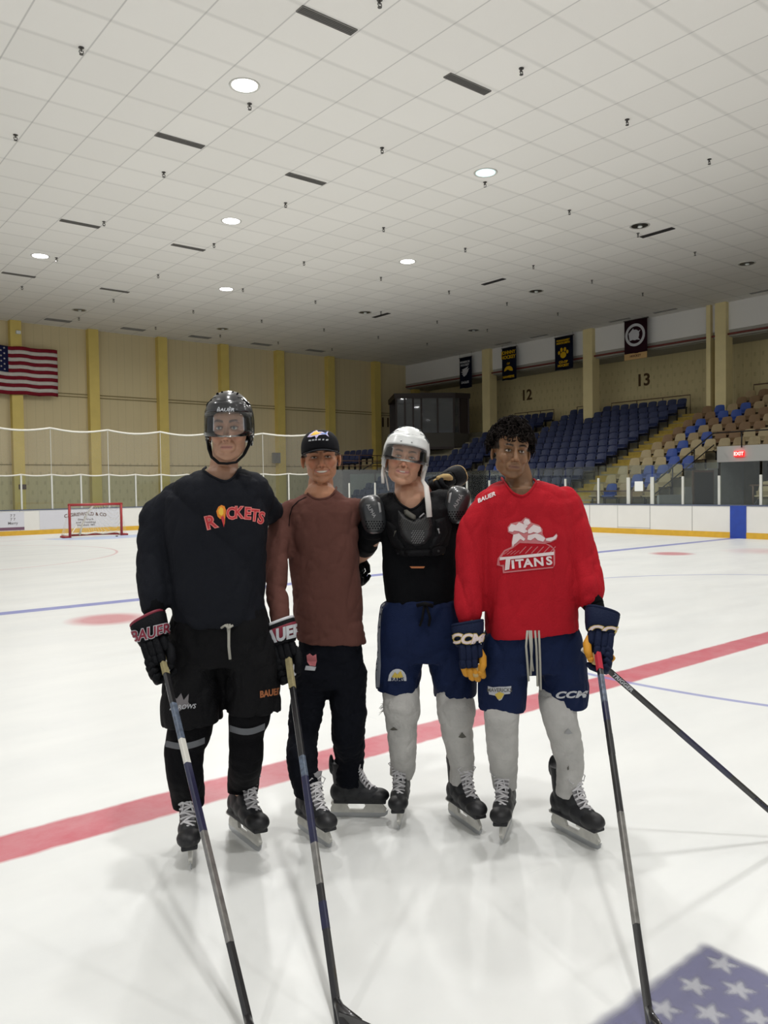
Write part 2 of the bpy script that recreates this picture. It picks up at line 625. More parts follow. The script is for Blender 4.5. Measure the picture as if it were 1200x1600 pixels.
mb = MB()
mb.box2((-14, -24, -0.2), (22.1, END_Y, 0.0))
structure('floor', mb, M['ice'], 'white ice sheet of the rink with painted lines')
mb = MB()
mb.box2((-14, END_Y, -0.2), (40, 42, -0.01))
mb.box2((22.1, -24, -0.2), (40, END_Y, -0.01))
structure('floor_walkway', mb, M['greywall'])
mb = MB()
mb.box2((-14, -24, CEIL_Z), (40, 41, CEIL_Z + 0.2))
structure('ceiling', mb, M['ceiling'], 'white tiled arena ceiling')
mb = MB()
mb.box2((-14, 40.0, 0), (36.6, 40.4, CEIL_Z))
structure('wall_end', mb, M['wall_end'])
mb = MB()
mb.box2((36.4, -10, 0), (36.8, 40.4, CEIL_Z))
structure('wall_side', mb, M['wall_side'])
mb = MB()
mb.use(M['bulk']).box2((34.4, -10, 8.42), (34.7, 40, CEIL_Z))
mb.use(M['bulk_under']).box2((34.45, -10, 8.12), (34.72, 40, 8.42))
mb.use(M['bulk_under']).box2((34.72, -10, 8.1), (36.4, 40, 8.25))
structure('wall_bulkhead', mb)
for i, x in enumerate((6.2, 9.8, 13.4, 17.0, 20.6, 24.2, 27.8, 31.4, 34.75)):
    mb = MB()
    mb.box2((x + 0.07, 39.62, 0), (x + 0.56, 40, CEIL_Z))
    mb.use(mb.mats[0] if mb.mats else M['pilaster'])
    mb.mats = [M['pilaster']]
    structure('trim_%d' % (i + 1), mb)
mb = MB()
for z in (6.42, 6.28, 2.92):
    mb.box2((-14, 39.96, z - 0.02), (36.4, 40, z + 0.02))
structure('trim_10', mb, mat('wall_seam', rgb(140, 126, 88), 0.7))
for i, (y0, y1) in enumerate(((17.85, 18.36), (18.60, 18.80), (24.97, 25.55), (32.17, 32.78))):
    mb = MB()
    mb.box2((34.15 if i != 1 else 34.2, y0, 0), (34.75, y1, CEIL_Z))
    o = structure('trim_%d' % (11 + i), mb, M['pillar'])
mb = MB()
mb.tube([(34.33, -5, 8.22), (34.33, 39.9, 8.22)], 0.045, 10)
tag(build('fire_pipe', mb, M['red_pipe']), 'dark red pipe running under the white bulkhead above the stands', 'pipe')

# stand numbers
for s, c, u in (('13', (36.38, 23.45, 6.95), (0, -1, 0)), ('12', (36.38, 31.3, 6.95), (0, -1, 0))):
    o = flat_text('section_number', s, c, u, (0, 0, 1), 0.62, M['numeral'], bold=0.03, depth=0.02)
    tag(o, 'brown numeral 13 on the wall below the maroon banner' if s == '13' else 'brown numeral 12 on the wall left of the middle pillar', 'number')
o = flat_text('section_number', '11', (32.6, 39.98, 5.8), (1, 0, 0), (0, 0, 1), 0.6, M['numeral'], bold=0.03, depth=0.02)
tag(o, 'brown wall numeral 11 on the yellow end wall', 'number')


# ------------------------------------------------------------------ ceiling lamps, sprinklers, vents
def ceiling_lamp(x, y, state, label, group, power=1.0):
    t = thing('ceiling_light', (x, y, CEIL_Z), label, 'light', group)
    rim = MB()
    n = 28
    prof = [(0.25, -0.003), (0.3, -0.02), (0.31, 0.0), (0.25, 0.01)]
    for a in range(n):
        b = (a + 1) % n
        for p in range(4):
            r0, z0 = prof[p]
            r1, z1 = prof[(p + 1) % 4]
            ca, sa, cb, sb = math.cos(2 * math.pi * a / n), math.sin(2 * math.pi * a / n), math.cos(2 * math.pi * b / n), math.sin(2 * math.pi * b / n)
            rim.add([(r0 * ca, r0 * sa, z0), (r1 * ca, r1 * sa, z1), (r1 * cb, r1 * sb, z1), (r0 * cb, r0 * sb, z0)], [(0, 1, 2, 3)])
    build('rim', rim, M['lamp_rim'], t, True)
    d = MB().cyl((0, 0, -0.012), (0, 0, -0.004), 0.252, 28)
    build('diffuser' if state != 'off' else 'reflector', d, M['lamp_on'] if state == 'on' else (M['lamp_cyan'] if state == 'cool' else M['lamp_off']), t)
    if state == 'off':
        b = MB().sphere((0.02, 0, -0.03), (0.075, 0.075, 0.035), 12, 8)
        build('bulb', b, M['paper'], t, True)
    elif state == 'cool':
        b = MB().sphere((0.0, 0, -0.03), (0.08, 0.08, 0.05), 12, 8)
        build('bulb', b, M['lamp_on'], t, True)
    if state in ('on', 'cool'):
        L = bpy.data.lights.new('lamp_light', 'AREA')
        L.shape = 'DISK'
        L.size = 0.5
        L.energy = LAMP_W * power
        L.color = (1.0, 0.99, 0.975)
        L.spread = R(172)
        lo = bpy.data.objects.new('lamp_light', L)
        col.objects.link(lo)
        lo.parent = t
        lo.location = (0, 0, -0.05)
    return t


on_g = 'lit round ceiling lights'
for x, y, s, lb in (
        (8.0, 14.1, 'on', 'largest glowing round ceiling light, nearest the camera on the left'),
        (15.05, 14.25, 'cool', 'round ceiling light with cool teal glass, above the player in red'),
        (11.6, 21.4, 'on', 'glowing round ceiling light in the middle of the left column of three'),
        (18.65, 21.5, 'on', 'glowing round ceiling light above the white-helmeted player'),
        (8.1, 28.4, 'on', 'leftmost glowing round ceiling light near the far wall'),
        (15.3, 28.75, 'on', 'glowing round ceiling light lowest in the left column of three')):
    ceiling_lamp(x, y, s, lb, on_g, 1.8)
for i, (x, y, lb) in enumerate((
        (21.95, 14.25, 'unlit round ceiling light beside the dark slot vent at upper right'),
        (25.75, 21.6, 'unlit round ceiling light between the two right-hand slot vents'),
        (28.9, 14.3, 'unlit round ceiling light at the far right edge of the ceiling'),
        (22.4, 28.85, 'unlit round ceiling light just left of a dark slot vent above the white helmet'),
        (18.85, 35.9, 'unlit round ceiling light near the end wall above the black-helmeted player'),
        (11.8, 35.8, 'unlit round ceiling light near the end wall, right of the flag'),
        (29.5, 28.9, 'unlit round ceiling light far back above the stands banners'))):
    ceiling_lamp(x, y, 'off', lb, 'unlit round ceiling lights')
# grid lamps overhead and behind the photographer, plus one added above players for shadows
for x, y, pw in ((4.5, 7.1, 1.0), (11.6, 7.1, 0.9), (2.2, 3.3, 1.15), (1.0, 0.0, 1.25), (8.0, -0.2, 0.6), (-2.6, 7.1, 0.9), (4.5, -7.1, 0.5), (-2.6, -7.1, 0.5), (18.7, 7.1, 1.4), (15.0, 0.0, 0.6)):
    ceiling_lamp(x, y, 'on', 'round ceiling light overhead, outside the picture', on_g, pw)

sp_me = None
k = 0
for yy, xs in ((10.3, (8.4, 11.9, 15.4, 18.9, 22.4)), (14.7, (5.0, 8.45, 12.0, 15.5, 19.05, 22.55, 26.0)), (19.15, (5.0, 8.5, 12.1, 15.65, 19.2, 22.7, 26.2, 29.7)),
               (23.7, (8.6, 12.2, 15.7, 19.2, 22.8, 26.3, 29.8)), (28.3, (8.6, 12.25, 15.8, 19.3, 22.9, 26.4, 29.9)), (33.0, (8.7, 12.3, 15.9, 19.4, 23.0, 26.5, 30.0)), (37.4, (12.3, 16.0, 19.5, 23.0, 26.6))):
    for xx in xs:
        if sp_me is None:
            mb = MB()
            mb.cyl((0, 0, 0), (0, 0, -0.012), 0.05, 12)
            mb.cyl((0, 0, -0.01), (0, 0, -0.07), 0.018, 8)
            mb.tube([(-0.03, 0, -0.05), (-0.04, 0, -0.09), (0, 0, -0.12), (0.04, 0, -0.09), (0.03, 0, -0.05)], 0.009, 6)
            mb.cyl((0, 0, -0.12), (0, 0, -0.128), 0.038, 10)
            mb.mats = [M['sprinkler']]
            sp_me = mb.mesh('sprinkler_head')
        o = link('sprinkler_head', sp_me, None, (xx, yy, CEIL_Z))
        tag(o, 'small grey sprinkler head hanging from the white tiled ceiling', 'sprinkler', 'sprinkler heads on the ceiling')
        k += 1


def slot_vent(x, y, along_x, m, label, w=0.2):
    t = thing('ceiling_vent', (x, y, CEIL_Z), label, 'vent', 'slot vents in the ceiling')
    L = 1.14
    fr = MB()
    for s in (-1, 1):
        a, b = ((L, 0.015, 0.02), (0, s * w / 2, -0.008)) if along_x else ((0.015, L, 0.02), (s * w / 2, 0, -0.008))
        fr.box(b, a)
        a, b = ((0.015, w, 0.02), (s * L / 2, 0, -0.008)) if along_x else ((w, 0.015, 0.02), (0, s * L / 2, -0.008))
        fr.box(b, a)
    build('frame', fr, m, t)
    bk = MB().box((0, 0, -0.003), (L, w, 0.004) if along_x else (w, L, 0.004))
    build('backing', bk, M['vent_dark'] if m is not M['vent_light'] else M['vent_light'], t)
    sl = MB()
    for i in range(5):
        q = -w / 2 + w * (i + 0.5) / 5
        sl.box((0, q, -0.01) if along_x else (q, 0, -0.01), (L, 0.018, 0.006) if along_x else (0.018, L, 0.006))
    build('slat', sl, m, t)


for x, y, lb in ((8.05, 11.3, 'nearest grey slot vent, at the top edge of the picture'), (8.05, 17.2, 'grey slot vent left of and below the largest glowing light'),
                 (8.1, 24.3, 'grey slot vent above the leftmost glowing light'), (8.15, 31.3, 'grey slot vent at the left edge under the leftmost glowing light'),
                 (11.5, 11.35, 'grey slot vent at upper right, between two ceiling joints'), (11.6, 17.35, 'grey slot vent above the middle glowing light'),
                 (11.7, 24.55, 'grey slot vent just below the middle glowing light'), (11.8, 31.5, 'grey slot vent left of the lowest glowing light')):
    slot_vent(x, y, True, M['vent'], lb)
for x, y, lb in ((23.0, 14.3, 'dark slot vent at upper right beside an unlit light'), (23.2, 21.6, 'dark slot vent in the right middle of the ceiling'),
                 (23.4, 28.9, 'dark slot vent far back above the white helmet')):
    slot_vent(x, y, False, M['vent_dark'], lb)
for x, y in ((11.7, 38.5), (15.3, 38.5), (18.9, 38.5), (22.6, 38.5), (26.2, 38.5)):
    slot_vent(x, y, True, M['vent_light'], 'pale slot vent in the row along the yellow end wall', 0.45)
for y in (15.9, 20.5, 22.95, 28.0, 30.6):
    slot_vent(33.6, y, False, M['vent_light'], 'pale slot vent in the row along the bulkhead over the stands', 0.2)


# ------------------------------------------------------------------ boards and glass
def path_point(s):
    """point and outward normal at arclength s, from X = -2 on the end boards, round the corner, down the side"""
    L1 = (SIDE_X - RAD) - (-2.0)
    L2 = RAD * math.pi / 2
    if s < L1:
        return Vector((-2.0 + s, END_Y, 0)), Vector((0, 1, 0))
    if s < L1 + L2:
        a = math.pi / 2 - (s - L1) / RAD
        return Vector((SIDE_X - RAD + RAD * math.cos(a), END_Y - RAD + RAD * math.sin(a), 0)), Vector((math.cos(a), math.sin(a), 0))
    return Vector((SIDE_X, END_Y - RAD - (s - L1 - L2), 0)), Vector((1, 0, 0))


S_SIDE0 = (SIDE_X - RAD + 2.0) + RAD * math.pi / 2
S_TOTAL = S_SIDE0 + (END_Y - RAD) + 2


def swept(profile, s0, s1, step=0.5):
    mb = MB()
    n = max(2, int((s1 - s0) / step) + 1)
    rings = []
    for i in range(n + 1):
        p, nn = path_point(s0 + (s1 - s0) * i / n)
        rings.append([p + nn * d + Vector((0, 0, z)) for d, z in profile])
    mb.loft(rings)
    return mb


def rect(d0, d1, z0, z1):
    return [(d0, z0), (d1, z0), (d1, z1), (d0, z1)]


bt = thing('rink_boards', (SIDE_X, END_Y, 0), 'white dasher boards with a yellow kick plate all round the ice', 'boards')
bd = part('board_wall', swept(rect(0, 0.12, 0, 0.92), 0, S_TOTAL), M['boardw'], bt)
part('kick_plate', swept(rect(-0.015, 0.0, 0.0, 0.17), 0, S_TOTAL), M['yellow'], bt, label='yellow kick plate')
part('cap_rail', swept(rect(-0.015, 0.16, 0.92, 0.96), 0, S_TOTAL), M['cap'], bt, label='grey blue cap rail')
mb = MB().box2((SIDE_X - 0.022, 10.95, 0.0), (SIDE_X + 0.001, 11.42, 0.935))
part('blue_line_stripe', mb, M['blueband'], bt, label='blue stripe where the blue line meets the boards')
mb = MB()
for y in (12.6, 14.02, 16.3, 18.7, 9.5):
    mb.box2((SIDE_X - 0.004, y - 0.008, 0.17), (SIDE_X + 0.001, y + 0.008, 0.92))
mb.box2((SIDE_X - 0.004, 14.02, 0.2), (SIDE_X + 0.001, 15.2, 0.212))
mb.box2((SIDE_X - 0.004, 15.2, 0.17), (SIDE_X + 0.001, 15.21, 0.92))
for x in (3.2, 5.6, 8.0, 12.9):
    mb.box2((x - 0.008, END_Y - 0.004, 0.17), (x + 0.008, END_Y + 0.001, 0.92))
part('panel_joint', mb, M['vent_light'], bt)
# advertisements on the end boards
ad = MB().box2((8.7, END_Y - 0.008, 0.19), (11.75, END_Y - 0.001, 0.9))
adt = tag(build('board_advertisement', ad, M['adpanel'], loc=(10.2, END_Y, 0.0)), 'grey advertising panel with arched brown lettering behind the goal', 'sign')
for s, z, h, a, st in (('C. GRISWOLD & CO', 0.72, 0.13, 0.10, 1.0), ('Inc.', 0.60, 0.06, 0, 1.2), ('Site Work', 0.51, 0.075, 0, 1.4), ('and Trucking', 0.40, 0.075, 0, 1.4), ('Wakefield, MA', 0.29, 0.07, 0, 1.2)):
    flat_text('lettering', s, (10.42, END_Y - 0.012, z), (1, 0, 0), (0, 0, 1), h, M['ink'] if a else M['ink_grey'], adt, bold=0.04, depth=0.002, arc=a, stretch=st)
ad = MB().box2((5.6, END_Y - 0.008, 0.26), (8.15, END_Y - 0.001, 0.88))
adt = tag(build('board_advertisement', ad, M['adpanel'], loc=(7.0, END_Y, 0.0)), 'pale advertising panel with a purple bottom edge at the left picture edge', 'sign')
part('purple_strip', MB().box2((5.6, END_Y - 0.011, 0.2), (8.15, END_Y - 0.002, 0.31)), M['adpurple'], adt)
flat_text('lettering', '7 7\n7 7\nMerry', (7.75, END_Y - 0.012, 0.6), (1, 0, 0), (0, 0, 1), 0.1, M['ink_grey'], adt, bold=0.02, depth=0.002)

# end glass (tall) with posts
gt = thing('rink_glass', (13.0, END_Y + 0.08, 0.96), 'tall clear glass barrier with pale posts on the end boards behind the goal', 'glass barrier')
s_end_tall = 22.6      # arclength where the tall end glass stops
posts = []
s = 0.2
while s < s_end_tall:
    posts.append(s)
    s += 1.1
posts.append(s_end_tall)
for s in posts:
    p, nn = path_point(s)
    p = p + nn * 0.08
    a = math.atan2(nn.y, nn.x)
    part('post', MB().box((p.x, p.y, 1.6), (0.05, 0.06, 1.3), a), M['post'], gt)
for i in range(len(posts) - 1):
    part('pane', swept([(0.074, 0.96), (0.086, 0.96), (0.086, 2.22), (0.074, 2.22)], posts[i] + 0.03, posts[i + 1] - 0.03), M['glass'], gt)
# drooping white edge on the top of the end glass
mb = MB()
for i in range(len(posts) - 1):
    pts = []
    for j in range(7):
        f = j / 6
        p, nn = path_point(posts[i] + (posts[i + 1] - posts[i]) * f)
        p = p + nn * 0.08
        pts.append((p.x, p.y, 2.27 - 0.05 * math.sin(math.pi * f)))
    mb.tube(pts, 0.028, 6)
part('top_rope', mb, M['rope'], gt, True, label='white rope along the top of the end glass')
# guard netting above the end glass
nt_ = thing('guard_netting', (13.0, END_Y + 0.08, 2.27), 'high guard netting with white top rope above the end glass', 'netting')
mb = MB()
i = 0
np_ = [posts[0]]
while np_[-1] + 2.2 < s_end_tall:
    np_.append(np_[-1] + 2.2)
np_[-1] = s_end_tall
for i in range(len(np_) - 1):
    pts = []
    for j in range(9):
        f = j / 8
        p, nn = path_point(np_[i] + (np_[i + 1] - np_[i]) * f)
        p = p + nn * 0.08
        pts.append((p.x, p.y, 4.05 - 0.12 * math.sin(math.pi * f)))
    mb.tube(pts, 0.036, 6)
p, nn = path_point(s_end_tall)
p = p + nn * 0.08
mb.tube([(p.x, p.y, 2.27), (p.x, p.y, 4.07)], 0.04, 6)
part('top_rope', mb, M['rope'], nt_, True, label='white top rope')
mb = MB()
for s in np_:
    p, nn = path_point(s)
    p = p + nn * 0.08
    mb.tube([(p.x, p.y, 2.27), (p.x, p.y, 4.04)], 0.012, 6)
part('net_pole', mb, M['post'], nt_)
part('net', swept([(0.078, 2.27), (0.082, 2.27), (0.082, 4.0), (0.078, 4.0)], 0.3, s_end_tall), M['guard_net'], nt_)

# side glass (low) with posts
st = thing('rink_glass', (SIDE_X + 0.08, 15.0, 0.96), 'low clear glass barrier with white posts along the boards before the stands', 'glass barrier')
sp_ = [s_end_tall + 0.9]
for y in (21.9, 20.75, 19.6, 18.45, 17.3, 15.99, 14.84, 13.98, 12.94, 11.79, 10.57, 9.4, 8.2, 7.0):
    pass
s = s_end_tall + 1.2
side = []
while s < S_SIDE0 + 6.2:
    side.append(s)
    s += 1.2
side += [S_SIDE0 + (END_Y - RAD) - y for y in (15.99, 14.84, 13.98, 12.94, 11.79, 10.57, 9.4, 8.2, 7.0)]
for i, s in enumerate(side):
    p, nn = path_point(s)
    p = p + nn * 0.08
    w = 0.12 if i in (len(side) - 7, len(side) - 8) else 0.07
    part('post', MB().box((p.x, p.y, 1.38), (0.06, w, 0.86), math.atan2(nn.y, nn.x)), M['post'], st)
for i in range(len(side) - 1):
    if side[i + 1] - side[i] > 0.2:
        part('pane', swept([(0.074, 0.96), (0.086, 0.96), (0.086, 2.2), (0.074, 2.2)], side[i] + 0.04, side[i + 1] - 0.04), M['glass'], st)
tag(build('notice_sheet', MB().box2((SIDE_X + 0.05, 14.3, 1.37), (SIDE_X + 0.06, 14.6, 1.68)), M['paper']), 'white paper notice taped on the glass before the tan seats', 'notice')


# ------------------------------------------------------------------ goal
GX0, GX1, GY = 8.78, 10.6, 28.2
g = thing('hockey_goal', (9.7, GY, 0), 'red framed hockey goal with white netting at the far end', 'goal')
mb = MB()
mb.tube([(GX0, GY, 0), (GX0, GY, 1.14)], 0.045, 10)
mb.tube([(GX1, GY, 0), (GX1, GY, 1.14)], 0.045, 10)
mb.tube([(GX0 - 0.045, GY, 1.14), (GX1 + 0.045, GY, 1.14)], 0.045, 10)
part('goal_frame', mb, M['net_red'], g, True)
back = []
for i in range(13):
    a = math.pi * i / 12
    back.append((9.69 - 1.12 * math.cos(a), GY + 1.05 * math.sin(a) ** 0.6, 0.03))
part('base_frame', MB().tube([(GX0, GY, 0.03)] + back + [(GX1, GY, 0.03)], 0.035, 8), M['net_red'], g, True)
mb = MB()
top = []
for i in range(13):
    a = math.pi * i / 12
    top.append(Vector((9.69 - 0.88 * math.cos(a), GY + 0.5 * math.sin(a) ** 0.7, 1.13)))
for i in range(12):
    b0, b1, t0, t1 = Vector(back[i]), Vector(back[i + 1]), top[i], top[i + 1]
    mb.add([b0, b1, t1, t0], [(0, 1, 2, 3)])
mb.add(top, [tuple(range(13))])
part('goal_net', mb, M['net_string'], g)
mb = MB()
mb.tube([(9.6, GY + 0.02, 1.1), (9.5, GY + 0.35, 0.8), (9.45, GY + 0.75, 0.4), (9.42, GY + 0.95, 0.04)], 0.035, 6)
mb.tube([(GX0 + 0.05, GY + 0.05, 0.12), (GX0 + 0.4, GY + 0.5, 0.4)], 0.015, 6)
mb.tube([(GX0, GY + 0.1, 0.06)] + [(x, y - 0.05, 0.08 + 0.03 * math.sin(x * 9)) for x, y, z in back[2:11]] + [(GX1, GY + 0.1, 0.06)], 0.03, 6)
part('net_cord', mb, M['net_rope'], g, True)
tag(build('hockey_puck', MB().cyl((10.2, 27.6, 0), (10.2, 27.6, 0.026), 0.04, 16), M['dark']), 'black puck lying on the blue crease before the goal', 'puck')


# ------------------------------------------------------------------ wall flag
def ripple(x, z):
    return 0.03 * math.sin(x * 7.0 + z) + 0.02 * math.sin(x * 15 + 2 * z)


def cloth_rect(x0, x1, z0, z1, y, nx=8, nz=3, t=0.01, tilt=0.0, yfun=ripple):
    mb = MB()
    vs = []
    for side_ in (0, 1):
        for j in range(nz + 1):
            for i in range(nx + 1):
                x = x0 + (x1 - x0) * i / nx
                z = z0 + (z1 - z0) * j / nz
                zz = z + tilt * (x - x0) + 0.02 * math.sin(x * 5)
                vs.append((x, y + yfun(x, z) - (t if side_ else 0), zz))
    fs = []
    w = nx + 1
    off = w * (nz + 1)
    for j in range(nz):
        for i in range(nx):
            a = j * w + i
            fs.append((a, a + w, a + w + 1, a + 1))
            fs.append((off + a, off + a + 1, off + a + w + 1, off + a + w))
    for i in range(nx):
        fs.append((i, i + 1, off + i + 1, off + i))
        a = nz * w + i
        fs.append((a, off + a, off + a + 1, a + 1))
    for j in range(nz):
        a = j * w
        fs.append((a, off + a, off + a + w, a + w))
        a = j * w + nx
        fs.append((a, a + w, off + a + w, off + a))
    mb.add(vs, fs)
    return mb


fl = thing('wall_flag', (9.9, 39.5, 7.3), 'stars and stripes flag hanging on the yellow end wall', 'flag')
FZ0, FZ1, FX0, FX1 = 6.17, 8.4, 7.9, 11.92
sh = (FZ1 - FZ0) / 13
for c, m_ in ((0, 'flag_red'), (1, 'flag_white')):
    mb = MB()
    for i in range(13):
        if i % 2 == c:
            z1 = FZ1 - i * sh
            x0 = 9.55 if i < 7 else FX0
            q = cloth_rect(x0, FX1, z1 - sh, z1, 39.5, 14, 1)
            mb.add(q.v, q.f)
    part('red_stripes' if c == 0 else 'white_stripes', mb, M[m_], fl, True)
cn = part('canton', cloth_rect(FX0, 9.72, FZ1 - 7 * sh, FZ1, 39.49, 10, 4), M['flag_blue'], fl, True)


def star_poly(cx, cz, r, rot=0.0):
    return [(cx + (r if i % 2 == 0 else r * 0.4) * math.sin(rot + math.pi * i / 5), cz + (r if i % 2 == 0 else r * 0.4) * math.cos(rot + math.pi * i / 5)) for i in range(10)]


mb = MB()
for j in range(9):
    for i in range(6 if j % 2 == 0 else 5):
        cx = FX0 + 0.15 + i * 0.3 + (0.15 if j % 2 else 0)
        cz = FZ1 - 0.12 - j * 0.122
        mb.prism([Vector((a, 39.462 + ripple(cx, cz), b)) for a, b in star_poly(cx, cz, 0.052)], (0, 0.012, 0))
part('star', mb, M['flag_white'], cn)

# small fittings on the end wall
tag(build('wall_speaker', MB().box2((10.1, 39.45, 9.0), (10.3, 39.62, 9.15)), M['paper'], bevel=0.02), 'small pale box high on the pilaster above the flag', 'box')
tag(build('wall_plaque', MB().box2((10.05, 39.58, 1.75), (10.38, 39.62, 1.98)), M['ink']), 'small brown plaque low on the yellow pilaster behind the glass', 'plaque')
tag(build('fire_alarm_box', MB().box2((23.9, 39.55, 3.1), (24.35, 39.8, 3.7)), M['vent'], bevel=0.02), 'grey box on the end wall behind the man in the cap', 'box')


# ------------------------------------------------------------------ hanging banners
def banner(y0, y1, z0, z1, m_, label):
    X = 34.0
    t = thing('hanging_banner', (X, (y0 + y1) / 2, z1), label, 'banner')
    mb = MB()
    n = 8
    vs = []
    for s_ in (0, 0.012):
        for i in range(n + 1):
            y = y0 + (y1 - y0) * i / n
            dx = 0.03 * math.sin(i * 1.1)
            vs.append((X + dx + s_, y, z0 + 0.02 * math.sin(i)))
            vs.append((X + dx + s_, y, z1))
    o_ = 2 * (n + 1)
    fs = []
    for i in range(n):
        a = 2 * i
        fs.append((a, a + 1, a + 3, a + 2))
        fs.append((o_ + a, o_ + a + 2, o_ + a + 3, o_ + a + 1))
        fs.append((a, a + 2, o_ + a + 2, o_ + a))
        fs.append((a + 1, o_ + a + 1, o_ + a + 3, a + 3))
    fs.append((0, o_, o_ + 1, 1))
    fs.append((2 * n, 2 * n + 1, o_ + 2 * n + 1, o_ + 2 * n))
    mb.add(vs, fs)
    part('cloth', mb, m_, t, True)
    part('rod', MB().tube([(X + 0.01, y0 + 0.06, z1), (X + 0.01, y1 - 0.08, z1)], 0.02, 8), M['vent_dark'], t)
    hg = MB()
    for yy in (y0, y1):
        hg.tube([(X + 0.01, yy, z1), (X + 0.01, yy, CEIL_Z)], 0.006, 6)
    part('hanger', hg, M['vent_dark'], t)
    return t, X - 0.05, (y0 + y1) / 2


U, V = (0, -1, 0), (0, 0, 1)
t, bx, by = banner(34.5, 33.5, 7.52, 9.36, M['banner_navy'], 'dark navy banner with pale bird emblem, leftmost over the stands')
flat_text('lettering', 'WARRIOR\nHOCKEY', (bx, by, 8.98), U, V, 0.13, M['banner_white'], t, 0.03, 0.01)
mb = MB()
for zz, a in ((8.62, 0.3), (8.5, 0.36), (8.38, 0.3), (8.28, 0.2)):
    mb.prism([Vector((bx, by + a, zz)), Vector((bx, by - a, zz + 0.16)), Vector((bx, by - a * 0.6, zz + 0.02)), Vector((bx, by + a * 0.4, zz - 0.08))], (0.01, 0, 0))
part('emblem', mb, M['banner_white'], t)
flat_text('lettering', 'EAGLES', (bx, by, 7.85), U, V, 0.14, M['banner_white'], t, 0.03, 0.01)
t, bx, by = banner(31.05, 30.0, 7.61, 9.44, M['banner_navy'], 'navy banner with gold helmet emblem, second from left over the stands')
flat_text('lettering', 'JOHNNY\nHOCKEY', (bx, by, 9.02), U, V, 0.19, M['gold'], t, 0.05, 0.01)
flat_text('lettering', 'OF', (bx, by, 8.52), U, V, 0.12, M['gold'], t, 0.05, 0.01)
mb = MB()
mb.prism([Vector((bx, by + 0.32 * math.cos(a), 8.15 + 0.24 * math.sin(a))) for a in [math.pi * (i / 10.0) * 1.15 - 0.2 for i in range(11)]] + [Vector((bx, by - 0.1, 8.12)), Vector((bx, by + 0.05, 8.2))], (0.01, 0, 0))
part('emblem', mb, M['gold'], t)
flat_text('lettering', 'HAWKEYE', (bx, by, 7.78), U, V, 0.13, M['gold'], t, 0.05, 0.01)
t, bx, by = banner(27.25, 26.08, 7.72, 9.46, M['banner_navy'], 'navy banner with gold paw print, third from left over the stands')
flat_text('lettering', 'PONAGANSET\nNORTH SMITH', (bx, by, 9.18), U, V, 0.1, M['gold'], t, 0.05, 0.01, stretch=0.95)
mb = MB()
mb.sphere((bx, by, 8.48), (0.012, 0.2, 0.17), 14, 8)
for dy, dz, r_ in ((0.27, 0.14, 0.075), (0.11, 0.28, 0.085), (-0.11, 0.28, 0.085), (-0.27, 0.14, 0.075)):
    mb.sphere((bx, by + dy, 8.48 + dz), (0.012, r_, r_ * 1.35), 12, 8)
part('emblem', mb, M['gold'], t, True)
flat_text('lettering', 'CO-OP\nHOCKEY', (bx, by, 8.02), U, V, 0.13, M['gold'], t, 0.05, 0.01)
t, bx, by = banner(22.95, 21.7, 7.98, 9.6, M['banner_maroon'], 'dark maroon banner with round white crest, rightmost over the stands')
mb = MB()
for a in range(28):
    a0, a1 = 2 * math.pi * a / 28, 2 * math.pi * (a + 1) / 28
    q = [Vector((bx, by + r_ * math.cos(x), 8.85 + r_ * math.sin(x))) for r_, x in ((0.42, a0), (0.55, a0), (0.55, a1), (0.42, a1))]
    mb.prism(q, (0.01, 0, 0))
mb.sphere((bx, by, 8.85), (0.012, 0.24, 0.26), 14, 8)
mb.prism([Vector((bx, by + a, 8.85 + b)) for a, b in ((0.36, 0.1), (0.1, 0.33), (0.02, 0.1), (-0.3, 0.2), (-0.1, -0.05), (-0.28, -0.28), (0.05, -0.2), (0.3, -0.26))], (0.01, 0, 0))
part('crest', mb, M['banner_white'], t)
part('fringe', MB().box2((bx + 0.03, 21.7, 7.68), (bx + 0.06, 22.95, 7.98)), M['banner_fringe'], t, label='gold lettered fringe')
flat_text('lettering', 'HOCKEY', (bx + 0.02, by, 7.84), U, V, 0.11, M['ink'], t, 0.03, 0.01)

# ------------------------------------------------------------------ stands
ROWX = [35.0 - 0.8 * k for k in range(13)]      # seat positions of the rows, back to front
ROWZ = [4.85 - 0.34 * k for k in range(13)]


def tiers(y0, y1, ks, zb):
    mb = MB()
    for k in ks:
        x0 = ROWX[k] - 0.35
        x1 = ROWX[k] + 0.45 if k else 36.4
        mb.box2((x0, y0, zb), (x1, y1, ROWZ[k]))
    return mb


structure('grandstand_steps', tiers(15.5, 37.5, range(13), 0.0), M['concrete'], 'concrete steps of the seating stand')
structure('grandstand_steps', tiers(12.3, 15.5, range(8), 2.42), M['concrete'])
structure('grandstand_steps', tiers(2.0, 12.3, range(13), 0.0), M['concrete'])
structure('wall_stand_side', MB().box2((24.9, 15.44, 0), (29.2, 15.52, 0.0 + 1.2)), M['greywall'])
mb = MB()
for k in range(8, 13):
    mb.box2((ROWX[k] - 0.36, 15.46, 0), (ROWX[k] + 0.45, 15.5, ROWZ[k] + 0.02))
mb.box2((29.0, 15.46, 0), (31.0, 15.5, 2.42))
structure('wall_passage_side', mb, M['greywall'])
mb = MB()
mb.use(M['white_lintel']).box2((28.98, 12.3, 2.38), (29.08, 15.5, 2.98))
structure('wall_passage_lintel', mb)
mb = MB()
mb.use(M['dark']).box2((33.0, 12.3, 0), (33.1, 15.5, 2.42))
structure('wall_passage_back', mb)
structure('wall_stand_front', MB().box2((24.86, 15.5, 0), (24.98, 37, 0.8)), M['greywall'])
structure('wall_stand_front', MB().box2((24.86, 2, 0), (24.98, 12.3, 0.8)), M['greywall'])
mb = MB()
